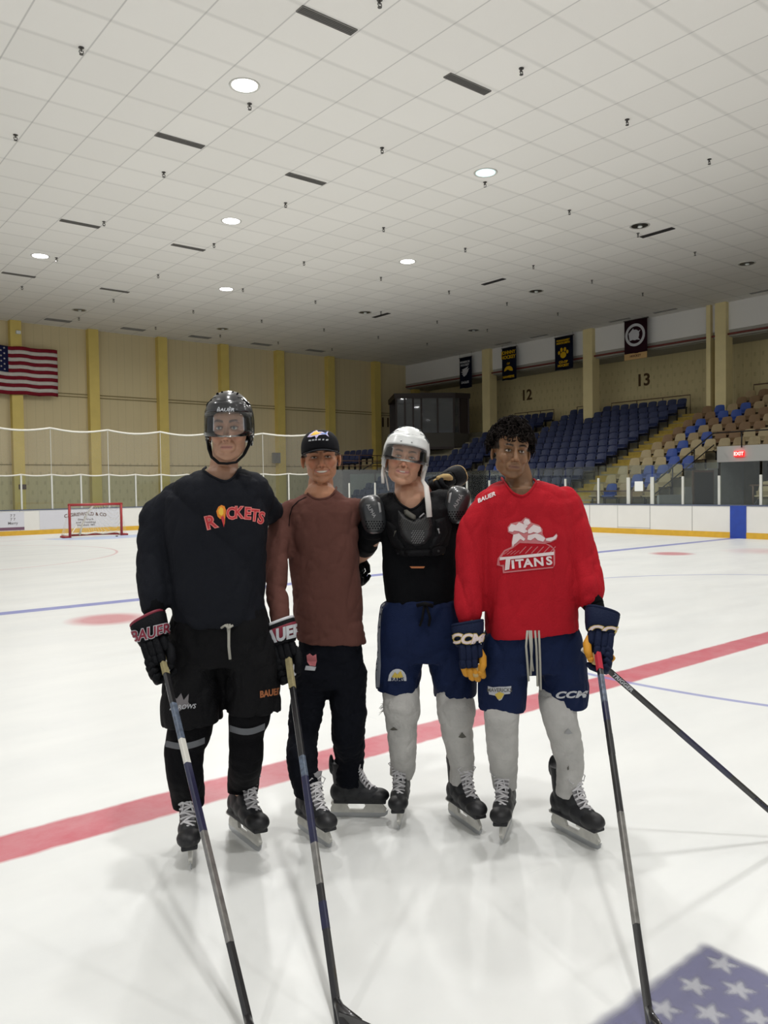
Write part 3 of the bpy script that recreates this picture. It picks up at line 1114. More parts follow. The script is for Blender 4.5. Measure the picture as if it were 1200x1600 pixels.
mb.box2((27.2, 15.40, 0), (28.5, 15.455, 2.0))
d = build('dark_door', mb, M['door_dark'], loc=(27.9, 15.43, 0))
d.name = 'door_1'
d['kind'] = 'structure'
part('door_frame', MB().box2((27.1, 15.42, 0), (28.6, 15.458, 2.08)), M['brown_rail'], d)
d2 = structure('door_2', MB().box2((32.9, 14.2, 0), (32.98, 15.2, 2.05)), M['door_dark'])
ex = thing('exit_sign', (28.9, 14.6, 2.66), 'red illuminated EXIT sign on the white beam over the passage', 'sign')
part('housing', MB().box2((28.88, 14.42, 2.56), (28.97, 14.78, 2.78)), M['exit'], ex)
flat_text('lettering', 'EXIT', (28.872, 14.6, 2.67), U, V, 0.13, M['exit_text'], ex, 0.04, 0.006)

# stepped aisles with yellow noses
for y0, y1 in ((18.75, 20.25), (27.2, 28.25)):
    mb = MB()
    for k in range(13):
        mb.box2((ROWX[k] - (0.75 if k < 12 else 0.40), y0, ROWZ[k] - 0.34), (ROWX[k] - 0.3, y1, ROWZ[k] - 0.16))
        mb.box2((ROWX[k] - 0.352, y0, ROWZ[k] - 0.1), (ROWX[k] + 0.45, y1, ROWZ[k] + 0.008))
    tag(build('aisle_stairs', mb, M['aisle']), 'yellow brown stairs of the aisle %s' % ('between the navy and the tan seats' if y0 < 20 else 'between the two navy seat blocks'), 'stairs')


# seats
def seat_mesh(name, m_, w, h, flare=0.0):
    mb = MB()
    mb.use(m_)
    n = 6
    # curved back
    for (z0, z1, y0, y1, wa, wb) in ((0.36, 0.36 + h, 0.0, 0.10, w, w - flare),):
        fr, bk = [], []
        rows = 4
        for j in range(rows + 1):
            f = j / rows
            zz = z0 + (z1 - z0) * f
            ww = (wa * (1 - f) + wb * f) / 2 * (1 - 0.25 * max(0, f - 0.75) * 4 * 0.4)
            for i in range(n + 1):
                u = -1 + 2 * i / n
                fr.append(Vector((-(0.03 * u * u) + 0.12 * f, u * ww, zz - 0.03 * u * u * (f > 0.9))))
        bk = [v + Vector((0.025, 0, 0)) for v in fr]
        W = n + 1
        o_ = len(fr)
        fs = []
        for j in range(rows):
            for i in range(n):
                a = j * W + i
                fs.append((a, a + 1, a + W + 1, a + W))
                fs.append((o_ + a, o_ + a + W, o_ + a + W + 1, o_ + a + 1))
        for i in range(n):
            fs.append((i, o_ + i, o_ + i + 1, i + 1))
            a = rows * W + i
            fs.append((a, a + 1, o_ + a + 1, o_ + a))
        for j in range(rows):
            a = j * W
            fs.append((a, a + W, o_ + a + W, o_ + a))
            a = j * W + n
            fs.append((a, o_ + a, o_ + a + W, a + W))
        mb.add(fr + bk, fs)
    # folded seat pan
    mb.box((-0.06, 0, 0.42), (0.05, w * 0.92, 0.26), rot=Matrix.Rotation(R(-14), 3, 'Y'))
    mb.box((-0.13, 0, 0.37), (0.2, w * 0.92, 0.05), rot=Matrix.Rotation(R(12), 3, 'Y'))
    mb.use(M['seat_leg'])
    for s_ in (-1, 1):
        mb.box((0.02, s_ * w * 0.5, 0.19), (0.08, 0.03, 0.38))
        mb.box((-0.05, s_ * w * 0.5, 0.36), (0.3, 0.03, 0.04))
    return mb.mesh(name)


me_navy = seat_mesh('stadium_seat', M['seat_blue'], 0.47, 0.46)
me_bright = seat_mesh('stadium_seat', M['seat_bright'], 0.47, 0.42)
me_t = [seat_mesh('stadium_seat', M[k_], 0.53, 0.50, 0.12) for k_ in ('seat_tan', 'seat_brown', 'seat_sand')]
me_bw = seat_mesh('stadium_seat', M['seat_bright'], 0.53, 0.50, 0.12)


SEATS = []
ROW_WORD = ['top row', 'second row from the top', 'third row from the top', 'fourth row from the top', 'fifth row from the top', 'sixth row from the top', 'middle row',
            'sixth row from the front', 'fifth row from the front', 'fourth row from the front', 'third row from the front', 'second row from the front', 'front row']


def put_seat(me, x, y, z, label, group):
    if 24 < x < 35.5 and 'corner' not in group and 'single' not in label:
        k_ = int(round((35.0 - x) / 0.8))
        label = label + ', ' + ROW_WORD[k_]
        group = group + ', ' + ROW_WORD[k_]
    SEATS.append((math.hypot(x, y), me, x, y, z, label, group))


rs = random.Random(3)
for k in range(13):
    x, z = ROWX[k], ROWZ[k]
    for i in range(13):
        y = 20.5 + 0.53 * i
        if k < 2 and 24.8 < y < 25.8:
            continue
        if k == 9 and i == 10:
            put_seat(me_bright, x, y, z, 'single bright blue seat among the navy seats', 'bright blue seat in the navy block')
            continue
        put_seat(me_navy, x, y, z, 'navy folding seat of the block behind the player in red', 'navy seats of the middle block')
    for i in range(10):
        y = 28.5 + 0.53 * i
        if k < 2 and 32.0 < y < 33.0:
            continue
        if k < 7 and y > 31.6:
            continue
        put_seat(me_navy, x, y, z, 'navy folding seat of the block below the booth', 'navy seats of the left block')
blue_cells = {(12, 1), (11, 2), (11, 3), (10, 2), (10, 3), (9, 3), (9, 4), (8, 2), (7, 2), (6, 3), (5, 1), (3, 2), (2, 3), (3, 3), (2, 1), (4, 1)}
for k in range(13):
    x, z = ROWX[k], ROWZ[k]
    for i in range(14):
        y = 18.35 - 0.58 * i
        if y < 10.8 + 0.42 * (12 - k):
            continue
        if 12.4 < y < 15.7 and k >= 8:
            continue
        if k < 2 and 17.6 < y < 18.9:
            continue
        if (k, i) in blue_cells:
            put_seat(me_bw, x, y, z, 'bright blue seat scattered among the tan seats', 'bright blue seats in the tan block')
        else:
            c = rs.random()
            me = me_t[0] if c < 0.4 else (me_t[1] if c < 0.72 + (0.15 if k < 7 else -0.3) else me_t[2])
            put_seat(me, x, y, z, 'tan or brown seat right of the aisle', 'tan seats right of the aisle')
# corner block by the end wall
mb = MB().box2((24.0, 33.0, 0), (27.5, 36.2, 2.55))
structure('grandstand_corner', mb, M['greywall'])
for i in range(5):
    for j in range(2):
        put_seat(me_navy, 25.3 + 0.8 * j, 33.4 + 0.53 * i, 2.55 + 0.3 * j, 'navy seat on the small corner platform by the end wall', 'navy seats on the corner platform')
for i in range(8):
    for j in range(3):
        put_seat(me_navy, 24.3 + 0.8 * j, 28.9 + 0.53 * i - 0.3, 0.7 + 0.34 * j, 'navy seat low behind the corner glass by the white helmet', 'navy seats low behind the corner glass')
structure('grandstand_corner', MB().box2((23.9, 28.2, 0), (24.9, 33.0, 0.7)), M['concrete'])
SEATS.sort(key=lambda q: q[0])
for _, me, x, y, z, label, group in SEATS[:300]:
    o = link('stadium_seat', me, None, (x, y, z))
    tag(o, label, 'seat', group)
bm = bmesh.new()
mats_ = [M['seat_blue'], M['seat_bright'], M['seat_leg'], M['seat_tan'], M['seat_brown'], M['seat_sand']]
for _, me, x, y, z, label, group in SEATS[300:]:
    n0 = len(bm.verts)
    f0 = len(bm.faces)
    bm.from_mesh(me)
    bm.verts.ensure_lookup_table()
    bm.faces.ensure_lookup_table()
    for v in bm.verts[n0:]:
        v.co += Vector((x, y, z))
    for f in bm.faces[f0:]:
        f.material_index = mats_.index(me.materials[f.material_index])
me = bpy.data.meshes.new('stadium_seats')
bm.to_mesh(me)
bm.free()
for m_ in mats_:
    me.materials.append(m_)
tag(link('stadium_seats', me), 'rows of navy and tan seats farthest away, high and left in the stand', 'seats', None, 'stuff')

# rails
def rail(name, pts, r_, m_, label, posts_=(), cat='railing', zb=0.0):
    mb = MB()
    mb.tube(pts, r_, 8)
    for p, zl in posts_:
        mb.tube([p, (p[0], p[1], zl)], r_, 6)
    return tag(build(name, mb, m_, smooth=True), label, cat)


for i, (y0, y1) in enumerate(((20.35, 24.8), (25.8, 27.0), (28.6, 31.5))):
    rail('handrail', [(35.55, y0, 4.84), (35.55, y0, 5.85), (35.55, y1, 5.85), (35.55, y1, 4.84)], 0.025, M['brown_rail'],
         ('brown rail behind the top row of navy seats, right of the pillar', 'short brown rail behind the top row of navy seats, left of the pillar', 'brown rail behind the top row of the left navy block')[i],
         [((35.55, y0 + (y1 - y0) * f, 5.85), 5.0) for f in (0.33, 0.66)])
rail('handrail', [(35.6, 17.3, 5.0), (35.6, 17.3, 6.0), (35.6, 10.0, 6.0)], 0.03, M['brown_rail'], 'brown rail behind the top row of tan seats')
rail('handrail', [(24.9, 15.75, 1.55), (28.9, 15.6, 3.5), (28.9, 12.3, 3.5)], 0.028, M['black_rail'], 'black handrail rising beside the passage and along the white beam',
     [((26.2, 15.7, 2.2), 1.2), ((27.6, 15.65, 2.86), 1.8), ((28.9, 14.5, 3.5), 2.9)])
mb = MB()
mb.tube([(24.9, 15.72, 1.15), (28.9, 15.58, 3.05)], 0.022, 8)
part('lower_bar', mb, M['black_rail'], bpy.data.objects['handrail.004'])
rail('handrail', [(24.9, 12.45, 0.3), (28.9, 12.2, 3.6)], 0.028, M['black_rail'], 'black handrail rising on the right side of the passage',
     [((26.9, 12.3, 1.95), 0.9), ((27.9, 12.25, 2.75), 1.6)])
rail('handrail', [(24.85, 15.6, 1.35), (24.85, 24.0, 1.35)], 0.025, M['brown_rail'], 'brown rail along the front of the tan seats',
     [((24.85, y, 1.35), 0.8) for y in (16.5, 18.0, 20.5, 22.5)])
rail('handrail', [(24.85, 12.2, 1.5), (24.85, 9.0, 1.5)], 0.025, M['brown_rail'], 'brown rail along the front of the seats at the right picture edge', [((24.85, y, 1.5), 0.8) for y in (12.1, 11.0, 10.0)])
rail('handrail', [(23.6, 34.6, 1.2), (26.0, 32.9, 2.9), (27.4, 32.0, 2.9)], 0.03, M['black_rail'], 'upper dark stair rail in the corner behind the glass')
mb = MB()
for z in (2.75, 3.0, 3.3):
    mb.tube([(24.0, 36.2, z), (24.0, 33.0, z), (27.4, 32.95, z)], 0.022, 6)
for p in ((24.0, 36.2), (24.0, 34.6), (24.0, 33.0), (25.1, 33.0), (26.3, 33.0), (27.4, 32.95)):
    mb.tube([(p[0], p[1], 2.5), (p[0], p[1], 3.3)], 0.022, 6)
tag(build('guard_rail', mb, M['brown_rail'], smooth=True), 'brown guard rail round the corner platform left of the white helmet', 'railing')

# announcer booth
A, B_, C_, D_ = Vector((29.65, 35.35, 0)), Vector((30.8, 34.45, 0)), Vector((32.3, 33.3, 0)), Vector((33.3, 33.1, 0))
bz0, bz1 = 3.9, 7.05
bo = thing('announcer_booth', (31.5, 34.6, bz0), 'dark brown glazed announcer booth in the corner above the navy seats', 'booth')
E1, E2 = Vector((34.1, 35.0, 0)), Vector((31.5, 38.2, 0))
foot = [A, B_, C_, D_, E1, E2]


def ring(z, grow=0.0):
    c = sum(foot, Vector()) / 6
    return [p + (p - c).normalized() * grow + Vector((0, 0, z)) for p in foot]


mb = MB()
mb.prism(ring(bz0), (0, 0, 0.85))
part('base_wall', mb, M['booth_panel'], bo)
part('roof', MB().prism(ring(6.75, 0.12), (0, 0, 0.3)), M['booth'], bo)
part('floor_edge', MB().prism(ring(bz0 - 0.12, 0.05), (0, 0, 0.14)), M['booth'], bo)
mb = MB()


def mull(p, w=0.1):
    mb.box((p.x, p.y, 5.75), (w, w, 2.1), R(-35))


for a, b, fs_ in ((A, B_, (0.0, 0.34, 0.67, 1.0)), (B_, C_, (0.5, 1.0)), (C_, D_, (0.35, 1.0)), (D_, E1, (0.5,))):
    for f in fs_:
        mull(a + (b - a) * f, 0.1)
part('window_frame', mb, M['booth'], bo)
mb = MB()
mb.prism([C_ + (D_ - C_) * 0.45 + Vector((0, 0, 4.7)), D_ + Vector((0, 0, 4.7)), D_ + Vector((0, 0, 6.8)), C_ + (D_ - C_) * 0.45 + Vector((0, 0, 6.8))], (0.05, 0.1, 0))
mb.prism([D_ + Vector((0, 0, 4.7)), E1 + Vector((0, 0, 4.7)), E1 + Vector((0, 0, 6.8)), D_ + Vector((0, 0, 6.8))], (-0.05, 0.05, 0))
mb.prism([E1 + Vector((0, 0, 4.7)), E2 + Vector((0, 0, 4.7)), E2 + Vector((0, 0, 6.8)), E1 + Vector((0, 0, 6.8))], (-0.05, -0.05, 0))
part('side_panel', mb, M['booth'], bo)
for a, b, f0, f1 in ((A, B_, 0, 0.34), (A, B_, 0.34, 0.67), (A, B_, 0.67, 1), (B_, C_, 0, 0.5), (B_, C_, 0.5, 1), (C_, D_, 0.0, 0.4)):
    p, q = a + (b - a) * f0, a + (b - a) * f1
    n_ = (b - a).cross(Vector((0, 0, 1))).normalized() * 0.02
    part('window_pane', MB().prism([p + Vector((0, 0, 4.75)), q + Vector((0, 0, 4.75)), q + Vector((0, 0, 6.75)), p + Vector((0, 0, 6.75))], n_), M['booth_glass'], bo)
part('ceiling_panel', MB().prism([p + Vector((0, 0, 4.7)) for p in (A.lerp(E2, 0.1), B_.lerp(E2, 0.1), C_.lerp(E1, 0.1), E1.lerp(C_, 0.3), E2.lerp(A, 0.3))], (0, 0, 0.04)), M['white_lintel'], bo)

# painted flag logo on the near ice: navy canton with stars, softened by the ice above it
lx, ly = 2.54, 1.40
n_ = 110
W_ = 1.1
vs, fs, cols_ = [], [], []
stars = [(2.48 - 0.175 * i - (0.0875 if j % 2 else 0), 1.31 - 0.1 * j, 0.055) for j in range(10) for i in range(7)]
for j in range(n_ + 1):
    for i in range(n_ + 1):
        x, y = lx + 0.04 - W_ * i / n_, ly + 0.04 - W_ * j / n_
        vs.append((x, y, 0.0012))
        wx = x + 0.012 * noise.noise(Vector((x * 12, y * 12, 0)))
        wy = y + 0.012 * noise.noise(Vector((x * 12, y * 12, 5)))
        a = min(1, max(0, (lx - wx + 0.02) / 0.045)) * min(1, max(0, (ly - wy + 0.02) / 0.045))
        for sx, sy, sr in stars:
            dx, dy = x - sx, y - sy
            r_ = math.hypot(dx, dy)
            if r_ < sr * 1.2:
                th = math.atan2(dx, dy) % (2 * math.pi / 5)
                edge = sr * (0.45 + 0.55 * abs(th / (math.pi / 5) - 1) ** 1.3)
                a *= 1 - 0.62 * min(1, max(0, (edge - r_) / 0.03 + 0.5))
        cols_.append(a)
for j in range(n_):
    for i in range(n_):
        a = j * (n_ + 1) + i
        fs.append((a, a + 1, a + n_ + 2, a + n_ + 1))
me = bpy.data.meshes.new('ice_logo')
me.from_pydata(vs, [], fs)
at_ = me.attributes.new('paint', 'FLOAT', 'POINT')
at_.data.foreach_set('value', cols_)
mm = bpy.data.materials.new('ice_logo_paint')
mm.use_nodes = True
nt = mm.node_tree
kk = NB(nt)
b = nt.nodes['Principled BSDF']
b.inputs['Base Color'].default_value = rgb(92, 92, 126)
b.inputs['Roughness'].default_value = 0.35
an = nt.nodes.new('ShaderNodeAttribute')
an.attribute_name = 'paint'
tr = nt.nodes.new('ShaderNodeBsdfTransparent')
mx = nt.nodes.new('ShaderNodeMixShader')
nt.links.new(kk.m('MULTIPLY', an.outputs['Fac'], 0.93), mx.inputs[0])
nt.links.new(tr.outputs[0], mx.inputs[1])
nt.links.new(b.outputs[0], mx.inputs[2])
nt.links.new(mx.outputs[0], nt.nodes['Material Output'].inputs[0])
me.materials.append(mm)
tag(link('ice_logo', me), 'faded navy star field painted in the ice at the lower right', 'ice marking', kind='structure')
# ------------------------------------------------------------------ people: helpers
# "group frame": x to the right along the row of players, y away from the camera, z up (metres)
EX = Vector((math.cos(YAW), -math.sin(YAW), 0))
EY = Vector((math.sin(YAW), math.cos(YAW), 0))


def g(px, py, d):
    w = Vector((0, 0, CAM_H)) + (fw + rt * ((px - 600) / FPX) - up * ((py - 800) / FPX)) * d
    return Vector((w.dot(EX), w.dot(EY), w.z))


def gground(px, py):
    r_ = fw + rt * ((px - 600) / FPX) - up * ((py - 800) / FPX)
    w = Vector((0, 0, CAM_H)) + r_ * (-CAM_H / r_.z)
    return Vector((w.dot(EX), w.dot(EY), 0))


G_CAM = Vector((0, 0, CAM_H))


def to_world(p):
    return EX * p.x + EY * p.y + Vector((0, 0, p.z))


def person_root(base, label):
    w = to_world(base)
    t = thing('person', (w.x, w.y, 0), label, 'person', None, -YAW)
    t['_base'] = 0
    del t['_base']
    return t, Vector((base.x, base.y, 0))


def groot(name, base, label, cat, group=None):
    w = to_world(base)
    return thing(name, (w.x, w.y, w.z), label, cat, group, -YAW), Vector(base)


def gpart(name, me_or_mb, m, parent, base, smooth=True, label=None, bevel=0.0):
    """part of a thing; geometry given in the group frame, base = thing's origin in that frame"""
    if isinstance(me_or_mb, MB):
        if m is not None and not me_or_mb.mats:
            me_or_mb.mats = [m]
        me = me_or_mb.mesh(name, smooth)
    else:
        me = me_or_mb
        if m is not None:
            me.materials.clear()
            me.materials.append(m)
    me.name = name
    me.transform(Matrix.Translation(-base))
    o = link(name, me, parent)
    if label:
        o['label'] = label
    if bevel:
        bv = o.modifiers.new('bevel', 'BEVEL')
        bv.width = bevel
        bv.segments = 2
        bv.limit_method = 'ANGLE'
    return o


def fuse(mb, voxel=0.007, it=5, fac=0.5):
    me = mb.mesh('tmp')
    o = bpy.data.objects.new('tmp', me)
    col.objects.link(o)
    r_ = o.modifiers.new('r', 'REMESH')
    r_.mode = 'VOXEL'
    r_.voxel_size = voxel
    if it:
        s_ = o.modifiers.new('s', 'SMOOTH')
        s_.iterations = it
        s_.factor = fac
    dg = bpy.context.evaluated_depsgraph_get()
    out = bpy.data.meshes.new_from_object(o.evaluated_get(dg))
    bpy.data.objects.remove(o)
    bpy.data.meshes.remove(me)
    out.materials.clear()
    out.shade_smooth()
    return out


def coords(me):
    a = np.empty(len(me.vertices) * 3, dtype=np.float32)
    me.vertices.foreach_get('co', a)
    return a.reshape(-1, 3).astype(np.float64)


def normals(me):
    a = np.empty(len(me.vertices) * 3, dtype=np.float32)
    me.vertices.foreach_get('normal', a)
    return a.reshape(-1, 3).astype(np.float64)


def set_coords(me, a):
    me.vertices.foreach_set('co', a.astype(np.float32).ravel())
    me.update()


def folds(me, amp, scale=(7, 7, 3), seed=0.0, tilt=0.0, sharp=2.5, fine=0.0):
    """cloth creases: ridged noise stretched along the hang of the cloth"""
    c, n = coords(me), normals(me)
    ct, st_ = math.cos(tilt), math.sin(tilt)
    out = np.zeros(len(c))
    for i in range(len(c)):
        x, y, z = c[i]
        u, w = x * ct - z * st_, x * st_ + z * ct
        s_ = noise.noise(Vector((u * scale[0] + seed, y * scale[1], w * scale[2])))
        s2 = noise.noise(Vector((u * scale[0] * 2.1 + seed, y * scale[1] * 2.1, w * scale[2] * 1.7 + 9)))
        v = 0.22 * s_ - (1 - min(1, abs(s_) * 1.6)) ** sharp * 0.55 - (1 - min(1, abs(s2) * 1.8)) ** sharp * 0.25 + 0.15
        if fine:
            v += fine * noise.noise(Vector((x * 40, y * 40, z * 60)))
        out[i] = v
    set_coords(me, c + n * (out * amp)[:, None])
    return me


def hring(cx, cy, z, rx, ry, n=28, ex=2.4, tilt=(0, 0)):
    out = []
    for k in range(n):
        a = 2 * math.pi * k / n
        ca, sa = math.cos(a), math.sin(a)
        x = rx * math.copysign(abs(ca) ** (2 / ex), ca)
        y = ry * math.copysign(abs(sa) ** (2 / ex), sa)
        out.append(Vector((cx + x, cy + y, z + tilt[0] * x + tilt[1] * y)))
    return out


def body_rings(rows, D, ex=2.4, n=28):
    """rows: (y, x_left, x_right, depth radius, depth offset[, tilt]) in picture units at distance D"""
    out = []
    for r_ in rows:
        y, xl, xr, ry, dd = r_[:5]
        tl = r_[5] if len(r_) > 5 else 0.0
        c = g((xl + xr) / 2, y, D + dd)
        out.append(hring(c.x, c.y, c.z, (xr - xl) / 2 / FPX * (D + dd), ry, n, ex, (tl, 0)))
    return out


def limb(mb, pts, n=16, ends=(True, True)):
    """pts: (px, py, d, half width in px, depth ratio)"""
    P = [g(p[0], p[1], p[2]) for p in pts]
    rr = [(p[3] / FPX * p[2], p[3] / FPX * p[2] * (p[4] if len(p) > 4 else 1.0)) for p in pts]
    # smooth resample
    Q, RR = [], []
    for i in range(len(P) - 1):
        for j in range(4):
            f = j / 4
            p0, p1, p2, p3 = P[max(i - 1, 0)], P[i], P[i + 1], P[min(i + 2, len(P) - 1)]
            q = 0.5 * ((2 * p1) + (p2 - p0) * f + (2 * p0 - 5 * p1 + 4 * p2 - p3) * f * f + (3 * p1 - p0 - 3 * p2 + p3) * f ** 3)
            Q.append(q)
            s_ = f * f * (3 - 2 * f)
            RR.append((rr[i][0] * (1 - s_) + rr[i + 1][0] * s_, rr[i][1] * (1 - s_) + rr[i + 1][1] * s_))
    Q.append(P[-1])
    RR.append(rr[-1])
    mb.tube(Q, RR, n, side=Vector((1, 0, 0)))
    for p, r_, e_ in ((Q[0], RR[0], ends[0]), (Q[-1], RR[-1], ends[1])):
        if not e_:
            continue
        mb.sphere(p, (r_[0] * 0.97, r_[1] * 0.97, min(r_) * 0.9), 14, 8)
    return mb


def bvh_of(*meshes):
    vs, fs = [], []
    for me in meshes:
        n = len(vs)
        vs += [v.co.copy() for v in me.vertices]
        fs += [tuple(i + n for i in p.vertices) for p in me.polygons]
    return BVHTree.FromPolygons(vs, fs)


def dist_poly(p, poly):
    best = 1e9
    for i in range(len(poly)):
        a, b = poly[i], poly[(i + 1) % len(poly)]
        ax, ay, bx_, by_ = a[0], a[1], b[0], b[1]
        dx, dy = bx_ - ax, by_ - ay
        L = dx * dx + dy * dy
        t = 0 if L == 0 else max(0, min(1, ((p[0] - ax) * dx + (p[1] - ay) * dy) / L))
        best = min(best, math.hypot(p[0] - ax - t * dx, p[1] - ay - t * dy))
    return best


def lay_on(name, bm, bvh, m, parent, base, D, eps=0.0022, thick=0.0, soft=3.0, polys=None, maxlen=4.0, label=None, smooth=True):
    """bm holds flat outlines in picture units; lay them on a garment's surface as print or pad"""
    for _ in range(6):
        long = [e for e in bm.edges if e.calc_length() > maxlen]
        if not long:
            break
        bmesh.ops.subdivide_edges(bm, edges=long, cuts=1)
        bmesh.ops.triangulate(bm, faces=[f for f in bm.faces if len(f.verts) > 3])
    last = None
    miss = []
    for v in bm.verts:
        px, py = v.co.x, v.co.y
        dr = (g(px, py, 2.0) - G_CAM).normalized()
        hit = bvh.ray_cast(G_CAM, dr, 8)
        off = eps
        if thick:
            off += thick * min(1.0, min(dist_poly((px, py), q) for q in polys) / soft) ** 0.6
        if hit[0] is None or abs((hit[0] - G_CAM).dot(Vector((0, 1, 0))) - D) > 0.4:
            miss.append((v, dr))
        else:
            last = hit[0]
            v.co = hit[0] - dr * off
            v.tag = True
    if last is not None:
        bmesh.ops.delete(bm, geom=[v for v, dr in miss], context='VERTS')
    else:
        for v, dr in miss:
            v.co = G_CAM + dr * (D - 0.2)
    me = bpy.data.meshes.new(name)
    bmesh.ops.recalc_face_normals(bm, faces=bm.faces)
    bm.to_mesh(me)
    bm.free()
    me.materials.append(m)
    if smooth:
        me.shade_smooth()
    return gpart(name, me, None, parent, base, label=label)


def outline_bm(polys):
    bm = bmesh.new()
    for poly in polys:
        vs = [bm.verts.new((p[0], p[1], 0)) for p in poly]
        es = [bm.edges.new((vs[i], vs[(i + 1) % len(vs)])) for i in range(len(vs))]
        bmesh.ops.triangle_fill(bm, edges=es, use_beauty=True)
    return bm


def print_poly(name, polys, bvh, m, parent, base, D, **kw):
    return lay_on(name, outline_bm(polys), bvh, m, parent, base, D, polys=polys, **kw)


def print_text(name, s, cx, cy, h, bvh, m, parent, base, D, rot=0.0, bold=0.0, shear=0.0, arc=0.0, stretch=1.0, spacing=1.0, **kw):
    """rot in degrees, counter-clockwise; arc > 0 drops both ends"""
    me = text_mesh(s, h / 0.72, bold * h, 0.0, shear, spacing)
    bm = bmesh.new()
    bm.from_mesh(me)
    bmesh.ops.remove_doubles(bm, verts=bm.verts, dist=1e-4)
    c, s_ = math.cos(R(rot)), math.sin(R(rot))
    for v in bm.verts:
        x, y = v.co.x * stretch, v.co.y
        y -= arc * x * x
        v.co = Vector((cx + x * c - y * s_, cy - (x * s_ + y * c), 0))
    return lay_on(name, bm, bvh, m, parent, base, D, **kw)


# ---- people materials
def skin_material(name, rough=0.5):
    m = bpy.data.materials.new(name)
    m.use_nodes = True
    nt = m.node_tree
    b = nt.nodes['Principled BSDF']
    a = nt.nodes.new('ShaderNodeAttribute')
    a.attribute_name = 'pigment_shade'
    nt.links.new(a.outputs['Color'], b.inputs['Base Color'])
    b.inputs['Roughness'].default_value = rough
    b.inputs['Subsurface Weight'].default_value = 0.12
    b.inputs['Subsurface Radius'].default_value = (0.01, 0.004, 0.002)
    b.inputs['Subsurface Scale'].default_value = 1.0
    return m


M['skin'] = skin_material('skin')
M['eye_white'] = mat('eye_white', rgb(188, 180, 170), 0.25)
M['iris_brown'] = mat('iris_brown', rgb(42, 28, 20), 0.15)
M['iris_grey'] = mat('iris_grey', rgb(70, 78, 80), 0.15)
M['teeth'] = mat('teeth', rgb(214, 206, 192), 0.3)
M['black_jersey'] = mat('black_jersey', rgb(25, 27, 33), 0.8, bump=0.3, bscale=260)
M['brown_shirt'] = mat('brown_shirt', rgb(96, 63, 56), 0.9, bump=0.2, bscale=300)
M['red_jersey'] = mat('red_jersey', rgb(180, 30, 42), 0.85, bump=0.35, bscale=240, var=0.1, vscale=9)
M['black_shirt'] = mat('black_shirt', rgb(9, 10, 13), 0.85, bump=0.2, bscale=240)
M['black_pants'] = mat('black_pants', rgb(18, 18, 20), 0.7, bump=0.35, bscale=120, var=0.2, vscale=12)
M['sweatpants'] = mat('navy_black_sweatpants', rgb(14, 16, 23), 0.9, bump=0.2, bscale=200)
M['navy_shell'] = mat('navy_shell', rgb(22, 34, 66), 0.7, bump=0.3, bscale=160, var=0.12, vscale=10)
M['grey_stripe'] = mat('grey_stripe', rgb(140, 146, 156), 0.6)
M['black_sock'] = mat('black_sock', rgb(11, 11, 14), 0.85, bump=0.25, bscale=180)
M['grey_band'] = mat('grey_sock_band', rgb(104, 106, 110), 0.85)
M['white_sock'] = mat('white_sock', rgb(190, 188, 184), 0.85, bump=0.35, bscale=90, var=0.16, vscale=14)
M['boot'] = mat('skate_boot_black', rgb(26, 27, 31), 0.55, bump=0.15, bscale=80)
M['toe_cap'] = mat('skate_toe_cap', rgb(24, 24, 27), 0.5, var=0.25, vscale=30)
M['boot_grey'] = mat('skate_boot_grey', rgb(86, 88, 94), 0.4)
M['lace'] = mat('lace_white', rgb(214, 212, 214), 0.8)
M['holder'] = mat('blade_holder_white', rgb(214, 212, 204), 0.4, var=0.2, vscale=25)
M['steel'] = mat('steel_runner', rgb(184, 186, 188), 0.3, 0.5)
M['tongue'] = mat('felt_tongue', rgb(150, 148, 150), 0.9)
M['glove_black'] = mat('glove_black', rgb(18, 19, 22), 0.7, bump=0.3, bscale=150)
M['glove_navy'] = mat('glove_navy', rgb(24, 32, 56), 0.7, bump=0.3, bscale=150)
M['mustard'] = mat('glove_mustard', rgb(202, 140, 30), 0.65, bump=0.2, bscale=120)
M['maroon'] = mat('maroon_trim', rgb(126, 32, 52), 0.6)
M['white_trim'] = mat('white_trim', rgb(200, 200, 204), 0.5)
M['tan_palm'] = mat('tan_palm', rgb(186, 160, 112), 0.8, bump=0.3, bscale=80)
M['stick_tape'] = mat('stick_tape', rgb(150, 140, 104), 0.85, bump=0.4, bscale=140, var=0.2, vscale=40)
M['tape_white'] = mat('tape_white', rgb(206, 204, 196), 0.8)
M['tape_red'] = mat('tape_red', rgb(176, 52, 66), 0.7)
M['stick_black'] = mat('stick_carbon', rgb(34, 33, 35), 0.3, var=0.3, vscale=30, coat=0.4)
M['stick_silver'] = mat('stick_silver', rgb(150, 148, 144), 0.3, 0.6, var=0.35, vscale=30, coat=0.3)
M['stick_blue'] = mat('stick_blue', rgb(28, 30, 66), 0.35, coat=0.3, var=0.3, vscale=25)
M['stick_light'] = mat('stick_light_print', rgb(100, 112, 130), 0.4, var=0.6, vscale=60)
M['helmet_black'] = mat('helmet_black', rgb(34, 35, 38), 0.22, coat=0.6)
M['helmet_white'] = mat('helmet_white', rgb(214, 216, 214), 0.3, coat=0.3)
M['vent_slot'] = mat('helmet_vent', rgb(10, 10, 12), 0.8)
M['vent_slot_grey'] = mat('helmet_vent_shadow', rgb(78, 82, 84), 0.8)
M['strap_black'] = mat('strap_black', rgb(16, 16, 18), 0.7)
M['strap_white'] = mat('strap_white', rgb(214, 210, 204), 0.7)
M['cap_black'] = mat('cap_black', rgb(28, 28, 32), 0.75, bump=0.2, bscale=300)
M['pad_black'] = mat('pad_black', rgb(18, 18, 20), 0.7, bump=0.3, bscale=120)
M['pad_dark'] = mat('pad_charcoal', rgb(32, 32, 34), 0.55, bump=0.2, bscale=90)
